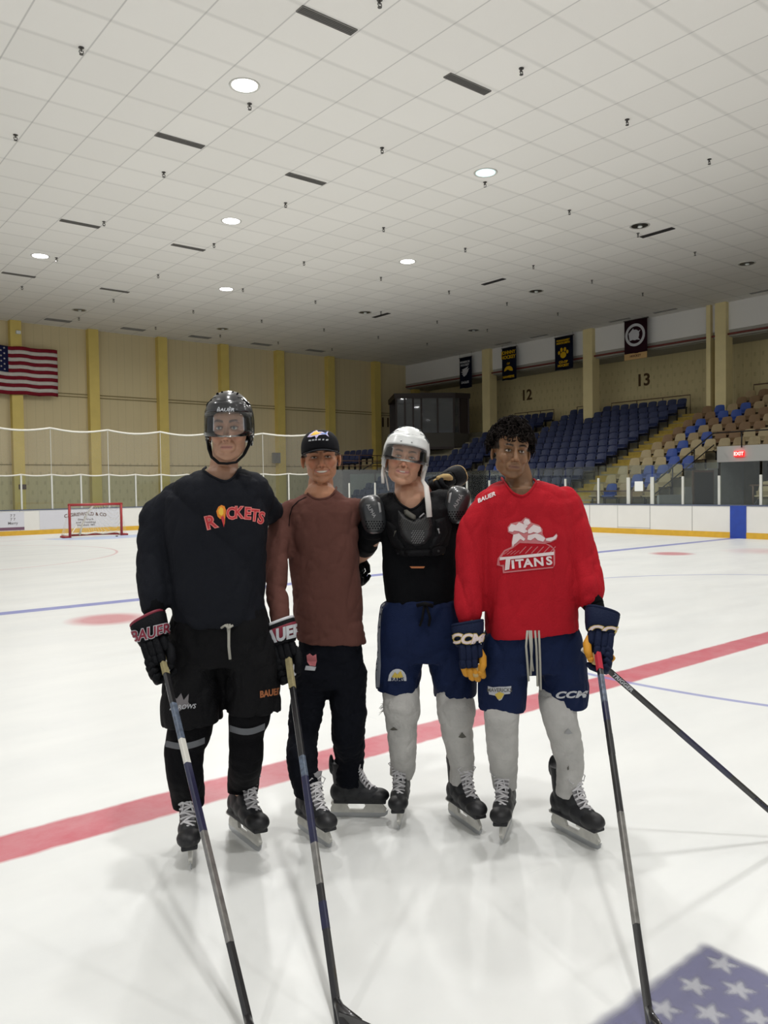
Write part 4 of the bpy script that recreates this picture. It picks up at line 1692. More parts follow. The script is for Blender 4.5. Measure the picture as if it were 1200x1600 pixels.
M['pad_cap'] = mat('shoulder_cap_grey', rgb(46, 48, 50), 0.32, coat=0.4)
M['pad_light'] = mat('pad_light_print', rgb(150, 150, 150), 0.5)
M['mesh_grey'] = mat('pad_mesh_grey', rgb(88, 86, 78), 0.6)
M['orange_print'] = mat('orange_print', rgb(158, 100, 66), 0.7)
M['print_red'] = mat('print_red', rgb(196, 52, 58), 0.6)
M['print_pink'] = mat('print_pink', rgb(226, 134, 128), 0.6)
M['print_white'] = mat('print_white', rgb(226, 210, 210), 0.7)
M['print_rose'] = mat('print_rose', rgb(200, 120, 124), 0.7)
M['print_orange'] = mat('print_orange', rgb(224, 130, 30), 0.6)
M['print_yellow'] = mat('print_yellow', rgb(232, 186, 60), 0.6)
M['print_silver'] = mat('print_silver', rgb(186, 188, 192), 0.6)
M['print_gold'] = mat('print_gold', rgb(196, 170, 70), 0.6)
M['print_blue'] = mat('print_blue', rgb(96, 136, 200), 0.6)
M['print_lilac'] = mat('print_lilac', rgb(200, 190, 226), 0.6)
M['cord_grey'] = mat('cord_grey', rgb(168, 166, 156), 0.85)
M['hair_dark'] = mat('hair_dark', rgb(26, 20, 17), 0.85, var=0.4, vscale=50)
M['hair_brown'] = mat('hair_brown', rgb(62, 46, 34), 0.6, var=0.3, vscale=60)


# ---- head
class Head:
    def __init__(self, px, py, D, s=(1, 1, 1), yaw=0, pitch=0, roll=0):
        self.rot = Matrix.Rotation(R(yaw), 3, 'Z') @ Matrix.Rotation(R(-pitch), 3, 'X') @ Matrix.Rotation(R(-roll), 3, 'Y')
        self.s = Vector(s)
        self.c = Vector((0, 0, 0))
        eye = self.P((0, -0.085, 0.0))
        self.c = g(px, py, D) - eye

    def P(self, p):
        return self.c + self.rot @ Vector((p[0] * self.s.x, p[1] * self.s.y, p[2] * self.s.z))

    def sph(self, mb, c, r_, n=18, m=12, ex=1.0, rx=None):
        S = Matrix.Diagonal(self.s)
        rot = self.rot @ S @ (rx if rx is not None else Matrix.Identity(3))
        mb.sphere(self.P(c), r_, n, m, rot, ex)

    def tube(self, mb, pts, rs_, n=12, squash=1.0):
        k = (self.s.x + self.s.z) / 2
        rs_ = [x * k for x in (rs_ if isinstance(rs_, (list, tuple)) else [rs_] * len(pts))]
        mb.tube([self.P(p) for p in pts], rs_, n, squash)

    def build(self, mb, smile=0.0, jaw=1.0):
        H = self
        H.sph(mb, (0, 0.014, 0.034), (0.081, 0.093, 0.083), 24, 16)
        H.sph(mb, (0, -0.038, 0.036), (0.070, 0.050, 0.055))
        H.sph(mb, (0, -0.024, -0.018), (0.0735, 0.060, 0.068))
        H.sph(mb, (0, -0.030, -0.062), (0.059 * jaw, 0.054, 0.046))
        H.sph(mb, (0, -0.066, -0.100), (0.028, 0.020, 0.018))
        for s_ in (-1, 1):
            H.sph(mb, (s_ * 0.041, -0.056, -0.028 + 0.004 * smile), (0.026, 0.025, 0.026))
            H.sph(mb, (s_ * 0.050 * jaw, -0.010, -0.056), (0.017, 0.034, 0.032))
            H.sph(mb, (s_ * 0.030, -0.080, 0.0215), (0.027, 0.0105, 0.0065))
            H.sph(mb, (s_ * 0.0125, -0.0965, -0.039), (0.0085, 0.011, 0.0075))
            H.sph(mb, (s_ * 0.0845, 0.012, -0.010), (0.007, 0.019, 0.031), rx=Matrix.Rotation(R(s_ * 22), 3, 'Z'))
            H.sph(mb, (s_ * 0.083, 0.010, -0.034), (0.006, 0.010, 0.010))
        H.tube(mb, [(0, -0.083, 0.016), (0, -0.094, -0.008), (0, -0.107, -0.032)], [0.0085, 0.0095, 0.0115])
        H.sph(mb, (0, -0.107, -0.036), (0.0115, 0.0125, 0.0105))
        for s_ in (-1, 1):
            H.tube(mb, [(s_ * 0.010, -0.064, -0.100), (s_ * 0.032, -0.046, -0.090), (s_ * 0.050 * jaw, -0.018, -0.070)], [0.017, 0.017, 0.016])
        w = 1 + 0.40 * smile
        H.sph(mb, (0, -0.0855, -0.0615), (0.023 * w, 0.0105, 0.0055))
        H.sph(mb, (0, -0.0840, -0.0730), (0.020 * w, 0.0110, 0.0065))
        H.sph(mb, (0, -0.078, -0.064), (0.036, 0.0185, 0.024))

    def finish(self, me, skin, hair, smile=0.0, lips=(168, 98, 88), scalp=True, ruddy=0.3, stubble=0.0, brow=1.0):
        """carve sockets and mouth, then give each vertex its pigment"""
        c = coords(me)
        Rm = np.array(self.rot)
        L = (c - np.array(self.c)) @ Rm / np.array(self.s)
        x, y, z = L[:, 0], L[:, 1], L[:, 2]
        face = (y < -0.035) & (np.abs(x) < 0.085) & (z > -0.13) & (z < 0.08)
        ax = np.abs(x)
        fx = np.zeros_like(x)
        fx += 0.0085 * np.exp(-((ax - 0.0305) / 0.0155) ** 2 - ((z - 0.001) / 0.0095) ** 2)
        fx += 0.003 * np.exp(-((ax - 0.016) / 0.006) ** 2 - ((z - 0.000) / 0.012) ** 2)
        fx -= 0.0018 * np.exp(-((ax - 0.031) / 0.013) ** 2 - ((z - 0.0095) / 0.0032) ** 2)
        mz = -0.0668 + smile * (9.0 * ax ** 2 - 0.0015) * 0.9
        hw = 0.025 + 0.010 * smile
        fx += (0.0035 + 0.002 * smile) * np.exp(-((z - mz) / (0.0026 + 0.0012 * smile)) ** 2) * (ax < hw)
        fx += 0.002 * np.exp(-((ax - hw - 0.001) / 0.004) ** 2 - ((z - mz) / 0.005) ** 2)
        fx += 0.0022 * np.exp(-((z + 0.0845) / 0.005) ** 2 - (ax / 0.022) ** 2)
        nl = 0.019 + (-(z) - 0.035) * 0.55
        fx += (0.0012 + 0.0022 * smile) * np.exp(-((ax - nl) / 0.0035) ** 2) * ((z < -0.034) & (z > -0.072))
        fx += 0.003 * np.exp(-((ax - 0.0055) / 0.003) ** 2 - ((z + 0.0445) / 0.003) ** 2)
        L2 = L.copy()
        L2[:, 1] += np.where(face, fx, 0)
        c2 = (L2 * np.array(self.s)) @ Rm.T + np.array(self.c)
        set_coords(me, c2)
        # pigment
        col_ = np.tile(np.array(rgb(*skin)[:3]), (len(c), 1))

        def blend(mask, colr, k=1.0):
            mk = np.clip(mask * k, 0, 1)[:, None]
            return col_ * (1 - mk) + np.array(rgb(*colr)[:3]) * mk
        sk = np.array(skin)
        red = tuple(np.clip(sk * np.array([1.02, 0.78, 0.74]), 0, 255))
        fm = face.astype(float)
        col_ = blend(fm * np.exp(-((ax - 0.04) / 0.018) ** 2 - ((z + 0.028) / 0.018) ** 2), red, ruddy)
        col_ = blend(fm * np.exp(-(ax / 0.013) ** 2 - ((z + 0.036) / 0.012) ** 2), red, ruddy * 0.8)
        dark = tuple(np.clip(sk * 0.62, 0, 255))
        col_ = blend(fm * np.exp(-((ax - 0.029) / 0.016) ** 2 - ((z - 0.000) / 0.010) ** 2), dark, 0.35)  # eye sockets darkened: shade put into the skin colour
        if stubble:
            col_ = blend(fm * ((z < -0.045) & (y > -0.2)).astype(float) * (0.5 + 0.5 * np.clip((-z - 0.045) / 0.03, 0, 1)), hair, stubble)
        um = np.exp(-((z + 0.053) / 0.005) ** 2) * (ax < 0.024)
        col_ = blend(fm * um, hair, stubble * 0.8)
        lipm = np.exp(-(((z + 0.0675 - smile * 8 * ax ** 2) / 0.0068) ** 4)) * (ax < hw) * (y < -0.07)
        lipm *= np.clip((hw - ax) / 0.005, 0, 1)
        col_ = blend(fm * lipm, lips, 0.8)
        ml = np.exp(-((z - mz) / 0.0016) ** 2) * (ax < hw)
        col_ = blend(fm * ml, (70, 34, 30), 0.9 if smile < 0.3 else 0.5)  # dark line between the lips, shade of the groove painted in
        bz = 0.0215 + 0.005 * np.sin(np.clip((ax - 0.012) / 0.038, 0, 1) * 2.6) - 0.1 * np.clip(ax - 0.038, 0, 1)
        bm_ = np.exp(-((z - bz) / 0.0050) ** 4) * np.clip((ax - 0.010) / 0.004, 0, 1) * np.clip((0.052 - ax) / 0.008, 0, 1)
        col_ = blend(fm * bm_, hair, 0.85 * brow)
        lm = np.exp(-((z - 0.0065 + 12 * (ax - 0.0305) ** 2) / 0.0020) ** 2) * (np.abs(ax - 0.0305) < 0.0165)
        col_ = blend(fm * lm, (40, 26, 22), 0.8)
        no_ = np.exp(-((ax - 0.006) / 0.003) ** 2 - ((z + 0.0445) / 0.0026) ** 2) * (y < -0.09)
        col_ = blend(fm * no_, (70, 34, 28), 0.8)  # nostril hollows painted dark
        if scalp:
            hair_m = ((z > 0.062) | ((y > 0.015) & (z > -0.055) & (ax < 0.081)) | ((y > -0.040) & (z > 0.006) & (ax > 0.064))).astype(float)
            hair_m *= (np.abs(L[:, 2]) < 0.14) & (y < 0.12)
            col_ = blend(hair_m, hair, 0.95)
        at__ = me.attributes.new('pigment_shade', 'FLOAT_COLOR', 'POINT')
        at__.data.foreach_set('color', np.c_[col_, np.ones(len(col_))].astype(np.float32).ravel())
        return me

    def eyes(self, parent, base, iris, squint=1.0):
        for s_ in (-1, 1):
            mb = MB()
            mb.use(M['eye_white'])
            self.sph(mb, (s_ * 0.0305, -0.0735, 0.0005), (0.0128, 0.0085, 0.0056 * squint), 16, 10)
            mb.use(iris)
            self.sph(mb, (s_ * 0.0305, -0.0795, 0.001), (0.0058, 0.0034, 0.0052 * squint), 14, 8)
            gpart('eye', mb, None, parent, base)

    def teeth(self, parent, base, w=1.0, h=1.0):
        mb = MB()
        pts = []
        for i in range(9):
            a = -1 + i / 4
            pts.append((0.028 * w * a, -0.0945 + 0.013 * a * a, -0.0662 + 0.0065 * a * a))
        H = self
        mb.tube([H.P(p) for p in pts], [(0.0048 * h * H.s.z * (1 - 0.6 * abs(-1 + i / 4) ** 3), 0.002) for i in range(9)], 8)
        return gpart('teeth', mb, M['teeth'], parent, base)


def helmet(H, parent, base, m_shell, m_vent, brand=None, brand_m=None, zf=0.048, top=0.131, rx=0.093, ry=0.115, visor_drop=0.078, guards=True):
    n, k = 56, 26
    cz = 0.012
    rz = top - cz

    def edge(ph):
        f = -math.sin(ph)               # 1 at the front
        if f > 0.55:
            return zf
        if f > 0.2:
            t = (0.55 - f) / 0.35
            return zf + (-0.030 - zf) * (t * t * (3 - 2 * t))
        if f > -0.5:
            return -0.030
        return -0.045

    def surf(ph, t, grow=0.0):
        ze = edge(ph)
        te = math.acos(max(-0.6, min(0.999, (ze - cz) / rz)))
        th = t * te
        sx, cx_ = math.sin(th), math.cos(th)
        r_ = 1.0
        # raised crown panel, step band and brow band
        f = -math.sin(ph)
        z = cz + rz * cx_
        if z > 0.078:
            r_ += 0.0
        band = 1 / (1 + math.exp(-(z - 0.083) * 700))
        r_ -= 0.055 * band
        mid = max(0, 1 - abs(math.cos(ph)) * 2.6)
        r_ += 0.045 * band * mid
        r_ += 0.02 * math.exp(-((z - 0.076) / 0.004) ** 2)
        if f > 0:
            r_ += 0.015 * math.exp(-((z - zf - 0.004) / 0.006) ** 2)
        ex = 0.88
        sg = lambda a: math.copysign(abs(a) ** ex, a)
        down = min(0.0, cx_)
        rr = (sx ** 0.92 if cx_ > 0 else 1 - 0.25 * down * down)
        return H.P(((rx * r_ + grow) * sg(math.cos(ph)) * rr, 0.012 + (ry * r_ + grow) * sg(math.sin(ph)) * rr, cz + (rz + grow) * (cx_ if cx_ < 0 else cx_ ** 0.78)))
    mb = MB()
    vs, fs = [], []
    for j in range(k + 1):
        for i in range(n):
            vs.append(surf(2 * math.pi * i / n, max(0.001, j / k)))
    for j in range(k):
        for i in range(n):
            a, b = j * n + i, j * n + (i + 1) % n
            fs.append((a, b, b + n, a + n))
    mb.add(vs, fs)
    o = gpart('helmet', mb, m_shell, parent, base)
    so = o.modifiers.new('thick', 'SOLIDIFY')
    so.thickness = 0.011
    so.offset = 0.0
    # vents
    vb = MB()
    slots = []
    for s_ in (-1, 1):
        slots += [(-math.pi / 2 + s_ * 0.85, 0.42, 0.07, 0.014), (-math.pi / 2 + s_ * 0.55, 0.30, 0.05, 0.010), (-math.pi / 2 + s_ * 1.15, 0.62, 0.06, 0.010),
                  (-math.pi / 2 + s_ * 1.05, 0.70, 0.09, 0.008), (-math.pi / 2 + s_ * 1.35, 0.55, 0.06, 0.009), (-math.pi / 2 + s_ * 0.9, 0.60, 0.16, 0.006)]
    slots += [(-math.pi / 2, 0.72, 0.32, 0.0045)]
    for ph, t, w, h in slots:
        pts = []
        for i in range(7):
            a = ph + (i / 6 - 0.5) * w * 3.0
            pts.append(surf(a, t + 0.012 * math.sin(i), 0.004))
        vb.tube(pts, [h * 0.5] * 7, 6, 0.5)
    gpart('vent_slots', vb, m_vent, o, base)
    # brow screws
    sb = MB()
    for s_ in (-0.22, 0.16):
        p = surf(-math.pi / 2 + s_, 0.93, 0.006)
        sb.sphere(p, 0.0042, 8, 6)
    gpart('visor_screw', sb, M['steel'], o, base)
    # visor
    mb = MB()
    rows = 5
    vs, fs = [], []
    W = 29
    for j in range(rows):
        t = j / (rows - 1)
        for i in range(W):
            u = -1 + 2 * i / (W - 1)
            ph = -math.pi / 2 + u * 1.38
            z = zf + 0.010 - (visor_drop + 0.010) * t + 0.012 * u * u * t
            q = 1.02 + 0.05 * t
            vs.append(H.P(((rx + 0.002) * q * math.cos(ph), 0.008 + (ry + 0.004) * q * math.sin(ph), z)))
    for j in range(rows - 1):
        for i in range(W - 1):
            a = j * W + i
            fs.append((a, a + 1, a + W + 1, a + W))
    mb.add(vs, fs)
    v = gpart('visor', mb, M['visor'], o, base)
    so = v.modifiers.new('thick', 'SOLIDIFY')
    so.thickness = 0.002
    if guards:
        gb = MB()
        for s_ in (-1, 1):
            pts = [(s_ * 0.088, -0.018, 0.0), (s_ * 0.090, -0.020, -0.035), (s_ * 0.088, 0.004, -0.055), (s_ * 0.088, 0.030, -0.045), (s_ * 0.090, 0.036, 0.0)]
            H.tube(gb, pts, [0.007, 0.007, 0.008, 0.007, 0.007], 8)
        gpart('ear_guard', gb, m_shell if m_shell is M['helmet_white'] else M['visor'], o, base)
    if brand:
        ht = bpy.data.meshes.new('t')
        ht.from_pydata([tuple(x) for x in mb.v], [], mb.f)
    return o


# ---- skates
def skate_meshes():
    out = {}
    mb = MB()
    mb.sphere((0, -0.100, 0.114), (0.045, 0.058, 0.033), 18, 12)
    mb.sphere((0, -0.045, 0.122), (0.044, 0.075, 0.043), 18, 12)
    mb.sphere((0, 0.020, 0.130), (0.039, 0.07, 0.05), 18, 12)
    mb.sphere((0, 0.088, 0.128), (0.037, 0.047, 0.052), 18, 12)
    mb.sphere((0, 0.0, 0.165), (0.036, 0.052, 0.045), 18, 12)
    mb.tube([(0, 0.055, 0.12), (0, 0.062, 0.19), (0, 0.066, 0.24), (0, 0.070, 0.285)], [(0.037, 0.05), (0.040, 0.056), (0.043, 0.058), (0.048, 0.060)], 18, side=Vector((1, 0, 0)))
    mb.box((0, -0.015, 0.085), (0.062, 0.26, 0.014))
    mb.sphere((0, 0.125, 0.27), (0.028, 0.012, 0.05), 12, 8)
    out['boot'] = fuse(mb, 0.0045, 3)
    mb = MB()
    mb.sphere((0, -0.104, 0.113), (0.0465, 0.0575, 0.034), 20, 14)
    out['toe_cap'] = mb.mesh('toe_cap', True)
    mb = MB()
    # blade holder: two towers and a bridge
    mb.prism([Vector((-0.007, y, z)) for y, z in ((-0.140, 0.026), (0.130, 0.026), (0.133, 0.044), (0.118, 0.08), (0.062, 0.08), (0.040, 0.040), (-0.030, 0.040), (-0.055, 0.08), (-0.115, 0.08), (-0.146, 0.044))], (0.014, 0, 0))
    mb.box((0, 0.085, 0.079), (0.05, 0.085, 0.012))
    mb.box((0, -0.085, 0.079), (0.056, 0.09, 0.012))
    out['blade_holder'] = mb.mesh('blade_holder')
    mb = MB()
    prof = [(-0.155, 0.040), (-0.150, 0.018), (-0.135, 0.005), (-0.10, 0.0), (0.10, 0.0), (0.132, 0.006), (0.142, 0.020), (0.140, 0.028), (-0.14, 0.028)]
    mb.prism([Vector((-0.0017, y, z)) for y, z in prof], (0.0034, 0, 0))
    out['blade'] = mb.mesh('blade')
    mb = MB()
    line = [(-0.086, 0.152), (-0.070, 0.163), (-0.055, 0.176), (-0.044, 0.191), (-0.036, 0.207), (-0.029, 0.223), (-0.023, 0.238), (-0.019, 0.252)]
    for i, (y, z) in enumerate(line):
        w = 0.026 + 0.001 * i
        s_ = 1 if i % 2 else -1
        y2, z2 = line[min(i + 1, len(line) - 1)]
        mb.tube([(-w * s_, y + 0.006, z - 0.010), (-w * 0.6 * s_, y - 0.003, z), (0, (y + y2) / 2 - 0.006, (z + z2) / 2 + 0.003), (w * 0.6 * s_, y2 - 0.003, z2), (w * s_, y2 + 0.006, z2 - 0.010)], 0.0042, 6)
        mb.tube([(-w * s_, y + 0.006, z - 0.010), (0, y - 0.007, z + 0.002), (w * s_, y + 0.006, z - 0.010)], 0.0038, 6)
    # bow
    for s_ in (-1, 1):
        mb.tube([(0, -0.012, 0.262), (s_ * 0.025, -0.022, 0.278), (s_ * 0.046, -0.018, 0.262), (s_ * 0.030, -0.026, 0.245), (0, -0.016, 0.258)], 0.003, 6)
        mb.tube([(0, -0.014, 0.26), (s_ * 0.012, -0.032, 0.225), (s_ * 0.020, -0.048, 0.190)], 0.0028, 6)
    out['laces'] = mb.mesh('laces', True)
    mb = MB()
    mb.tube([(0, -0.055, 0.155), (0, -0.026, 0.19), (0, -0.010, 0.235), (0, -0.008, 0.275), (0, -0.022, 0.300)], [(0.024, 0.010), (0.026, 0.010), (0.030, 0.011), (0.032, 0.009), (0.028, 0.006)], 12, side=Vector((1, 0, 0)))
    out['tongue'] = mb.mesh('tongue', True)
    return out


SK = skate_meshes()


def skate(tip, yaw, lean, parent, base, s=1.0, boot=None, pitch=0.0):
    """tip: ground point under the front of the blade; yaw: degrees the toe turns to picture right"""
    rot = Matrix.Rotation(R(yaw), 3, 'Z') @ Matrix.Rotation(R(pitch), 3, 'X') @ Matrix.Rotation(R(lean), 3, 'Y')
    o0 = tip - (Matrix.Rotation(R(yaw), 3, 'Z') @ Vector((0, -0.145 * s, 0)))
    mt = Matrix.Translation(o0) @ (rot.to_4x4()) @ Matrix.Scale(s, 4)

    def put(nm, m, par):
        me = SK[nm].copy()
        me.transform(mt)
        return gpart(nm, me, m, par, base, nm not in ('blade', 'blade_holder'))
    b = put('boot', boot or M['boot'], parent)
    b.name = 'skate'
    put('toe_cap', M['toe_cap'], b)
    put('tongue', M['tongue'], b)
    put('laces', M['lace'], b)
    put('blade_holder', M['holder'], b)
    put('blade', M['steel'], b)
    return mt @ Vector((0, 0.040, 0.175)), b


# ---- gloves
def frame_from(dn, right):
    z = -Vector(dn).normalized()
    x = Vector(right)
    x = (x - z * x.dot(z)).normalized()
    y = z.cross(x)
    return Matrix((x, y, z)).transposed()


def rbox(mb, c, size, ex=0.45, n=16, m=12, rot=None):
    mb.sphere(c, (size[0] / 2, size[1] / 2, size[2] / 2), n, m, rot, ex)


def glove(O, dn, right, parent, base, side, body, fing, cuff_trim, band=None, s=1.0, grip=True, palm=None, thumb_m=None):
    """O wrist point; dn direction from wrist to knuckles; side = +1 when the thumb is on the right"""
    F = frame_from(dn, right)

    def T(mbx):
        mbx.v = [tuple(Vector(O) + F @ (Vector((v[0] * side, v[1], v[2])) * s)) for v in mbx.v]
        return mbx
    cu = MB()
    rings = []
    for z, rx, ry in ((0.075, 0.062, 0.050), (0.070, 0.066, 0.054), (0.02, 0.060, 0.049), (-0.005, 0.054, 0.044), (-0.012, 0.048, 0.038), (0.07, 0.052, 0.041)):
        rings.append(hring(0, 0, z, rx, ry, 24, 2.6, (0.10, 0)))
    cu.loft(rings, False)
    cuff = gpart('glove', T(cu), body, parent, base)
    tr = MB()
    rg = hring(0, 0, 0.077, 0.060, 0.048, 24, 2.6, (0.10, 0))
    tr.tube(rg + [rg[0]], 0.0065, 8)
    gpart('cuff_trim', T(tr), cuff_trim, cuff, base)
    if band is not None:
        bd_ = MB()
        bd_.loft([hring(0, 0, z, rx, ry, 24, 2.6, (0.10, 0)) for z, rx, ry in ((0.056, 0.0665, 0.0545), (0.052, 0.068, 0.056), (0.010, 0.0625, 0.0515), (0.006, 0.060, 0.049))], False)
        gpart('cuff_band', T(bd_), band, cuff, base)
    hb = MB()
    # back of the hand in padded rolls
    for i, x in enumerate((-0.033, -0.011, 0.012)):
        rbox(hb, (x, -0.022, -0.040), (0.027, 0.046, 0.070), 0.5)
    for i, x in enumerate((-0.036, -0.013, 0.010)):
        rbox(hb, (x, -0.020, -0.082), (0.026, 0.048, 0.038), 0.5)
    rbox(hb, (0.034, -0.010, -0.035), (0.026, 0.052, 0.058), 0.5)
    rbox(hb, (0.0, 0.010, -0.045), (0.080, 0.050, 0.090), 0.5)
    gpart('back_of_hand', T(hb), body, cuff, base)
    # four fingers stacked along the grip
    for i in range(4):
        z = -0.068 - 0.0215 * i
        L = (0.88, 1.0, 1.04, 0.96)[i]
        xo = 0.004 * i
        fb = MB()
        if grip:
            pts = [(-0.018, -0.040, z), (-0.045 * L + xo, -0.026, z - 0.010), (-0.052 * L + xo, 0.004, z - 0.014), (-0.030 + xo, 0.030, z - 0.010), (0.000 + xo, 0.033, z - 0.004), (0.014 + xo, 0.020, z)]
        else:
            x = -0.036 + 0.0215 * i
            pts = [(x, -0.018, -0.088), (x + 0.004, -0.022, -0.112 * L), (x + 0.012, -0.008, -0.136 * L), (x + 0.018, 0.016, -0.140 * L), (x + 0.020, 0.030, -0.120 * L)]
        fb.tube(pts, [0.0125, 0.0135, 0.0132, 0.0128, 0.0118, 0.009][:len(pts)], 12)
        fb.sphere(pts[-1], 0.0105, 10, 6)
        gpart('finger', T(fb), fing, cuff, base)
    tb = MB()
    tp = [(0.036, -0.004, -0.035), (0.046, -0.014, -0.062), (0.043, -0.024, -0.092), (0.030, -0.028, -0.120)]
    tb.tube(tp, [0.016, 0.0165, 0.0155, 0.012], 12)
    tb.sphere(tp[-1], 0.0125, 12, 8)
    gpart('thumb', T(tb), thumb_m or fing, cuff, base)
    if palm is not None:
        pb = MB()
        rbox(pb, (0.012, -0.022, -0.112), (0.026, 0.020, 0.050), 0.6)
        gpart('palm', T(pb), palm, cuff, base)
    dg = bpy.context.evaluated_depsgraph_get()
    return cuff, F


def cuff_bvh(O, dn, right, s=1.0, extra=0.0):
    F = frame_from(dn, right)
    mb = MB()
    mb.loft([[Vector(O) + F @ (v * s) for v in hring(0, 0, z, rx + extra, ry + extra, 32, 2.6, (0.10, 0))] for z, rx, ry in ((0.070, 0.068, 0.056), (0.052, 0.068, 0.056), (0.010, 0.0625, 0.0515), (-0.01, 0.054, 0.044))], False)
    me = mb.mesh('t')
    return bvh_of(me)


# ---- sticks
def stick(top, bottom, label, parts_, blade_dir, tape=M['stick_tape'], tape_len=0.12, base_m=None, blade=True, knob=True, up_tilt=0.0):
    """parts_: list of (from, to, material) fractions of the shaft"""
    ax = (bottom - top)
    L = ax.length
    t, base = groot('hockey_stick', Vector((bottom.x, bottom.y, 0)), label, 'hockey stick')
    a = ax.normalized()
    side_ = a.cross(Vector(blade_dir)).normalized()
    fl_ = side_.cross(a).normalized()

    def shaft(f0, f1, k=1.0):
        mb = MB()
        rings = []
        for f in (f0, f1):
            c = top + ax * f
            rings.append([c + fl_ * (0.0120 * k * u) + side_ * (0.0092 * k * v) for u, v in ((-1, -0.6), (-0.75, -1), (0.75, -1), (1, -0.6), (1, 0.6), (0.75, 1), (-0.75, 1), (-1, 0.6))])
        mb.loft(rings)
        return mb
    sh_ = gpart('shaft', shaft(0.0, 1.0), base_m or M['stick_black'], t, base, False)
    for i, (f0, f1, m) in enumerate(parts_):
        gpart('shaft_graphic', shaft(f0, f1, 1.035 + 0.004 * i), m, sh_, base, False)
    gpart('grip_tape', shaft(-0.01, tape_len / L, 1.16), tape, t, base, False)
    if blade:
        mb = MB()
        bd_ = Vector(blade_dir).normalized()
        rings = []
        for i in range(11):
            f = i / 10
            c = bottom + bd_ * (0.30 * f) + Vector((0, 0, 0.0)) + side_ * (0.018 * f * f)
            h = 0.028 + 0.012 * math.sin(min(1, f * 1.6) * math.pi / 2) if f < 0.9 else 0.030
            w = 0.0075 - 0.004 * f
            zc = h + 0.004
            upv = Vector((0, 0, 1))
            rings.append([Vector((c.x, c.y, zc)) + side_ * (w * u) + upv * (h * v) for u, v in ((-1, -0.9), (-0.5, -1), (0.5, -1), (1, -0.9), (1, 0.9), (0.5, 1), (-0.5, 1), (-1, 0.9))])
        # neck from shaft into the blade
        neck = [[top + ax * 0.93 + fl_ * (0.0145 * u) + side_ * (0.0098 * v) for u, v in ((-1, -0.6), (-1, 0.6), (1, 0.6), (1, -0.6))]]
        nb = MB()
        k0 = top + ax * 0.94
        k1 = bottom + Vector((0, 0, 0.05)) + bd_ * 0.02
        k2 = bottom + Vector((0, 0, 0.035)) + bd_ * 0.06
        nb.tube([k0, (k0 + k1) / 2 - bd_ * 0.004, k1, k2], [(0.0120, 0.009), (0.0150, 0.0085), (0.026, 0.0078), (0.032, 0.0072)], 10, side=fl_)
        gpart('neck', nb, base_m or M['stick_black'], t, base)
        mb.loft(rings)
        gpart('blade', mb, M['stick_black'], t, base, False)
    return t, base, sh_


def cord(name, pts, r_, m, parent, base):
    mb = MB()
    mb.tube(pts, r_, 8)
    return gpart(name, mb, m, parent, base)


def collar(name, pts, r_, m, parent, base, n=8, squash=0.6):
    """closed band through picture points (px, py, d)"""
    P = [g(*p) for p in pts]
    Q = []
    N = len(P)
    for i in range(N):
        for j in range(5):
            f = j / 5
            p0, p1, p2, p3 = P[(i - 1) % N], P[i], P[(i + 1) % N], P[(i + 2) % N]
            Q.append(0.5 * ((2 * p1) + (p2 - p0) * f + (2 * p0 - 5 * p1 + 4 * p2 - p3) * f * f + (3 * p1 - p0 - 3 * p2 + p3) * f ** 3))
    Q.append(Q[0])
    mb = MB()
    mb.tube(Q, r_, n, squash)
    return gpart(name, mb, m, parent, base)


def in_poly(x, y, poly):
    c = False
    for i in range(len(poly)):
        x1, y1 = poly[i]
        x2, y2 = poly[i - 1]
        if (y1 > y) != (y2 > y) and x < (x2 - x1) * (y - y1) / (y2 - y1) + x1:
            c = not c
    return c


def cut_neck(me, line, D, bvh, m, parent_name, base, r_=0.0065):
    """open the garment above its neckline; returns the band path laid on the old surface"""
    top = [(line[-1][0] + 6, line[-1][1] - 40), (line[0][0] - 6, line[0][1] - 40)]
    poly = line + top
    path = []
    n = len(line)
    for i in range(n - 1):
        for j in range(6):
            f = j / 6
            q = [0.5 * ((2 * line[i][k]) + (line[i + 1][k] - line[max(i - 1, 0)][k]) * f + (2 * line[max(i - 1, 0)][k] - 5 * line[i][k] + 4 * line[i + 1][k] - line[min(i + 2, n - 1)][k]) * f * f
                        + (3 * line[i][k] - line[max(i - 1, 0)][k] - 3 * line[i + 1][k] + line[min(i + 2, n - 1)][k]) * f ** 3) for k in (0, 1)]
            path.append(q)
    path.append(list(line[-1]))
    P = []
    for x, y in path:
        dr = (g(x, y, 2.0) - G_CAM).normalized()
        hit = bvh.ray_cast(G_CAM, dr, 8)
        if hit[0] is not None and abs(hit[0].y - D) < 0.3:
            P.append(hit[0] - dr * 0.002)
    bm = bmesh.new()
    bm.from_mesh(me)
    kill = []
    for v in bm.verts:
        if abs(v.co.y - D) < 0.35:
            w = to_world(v.co) - Vector((0, 0, CAM_H))
            d = w.dot(fw)
            if in_poly(600 + FPX * w.dot(rt) / d, 800 - FPX * w.dot(up) / d, poly):
                kill.append(v)
    bmesh.ops.delete(bm, geom=kill, context='VERTS')
    bm.to_mesh(me)
    bm.free()
    # bury both ends of the band behind the neck
    P = [P[0] + Vector((0.0, 0.06, 0.012))] + P + [P[-1] + Vector((0.0, 0.06, 0.012))]
    mb = MB()
    mb.tube(P, r_, 8, 0.7)
    return mb


def bvh_obj(o, base):
    me = o.data
    return BVHTree.FromPolygons([v.co + base for v in me.vertices], [tuple(p.vertices) for p in me.polygons])


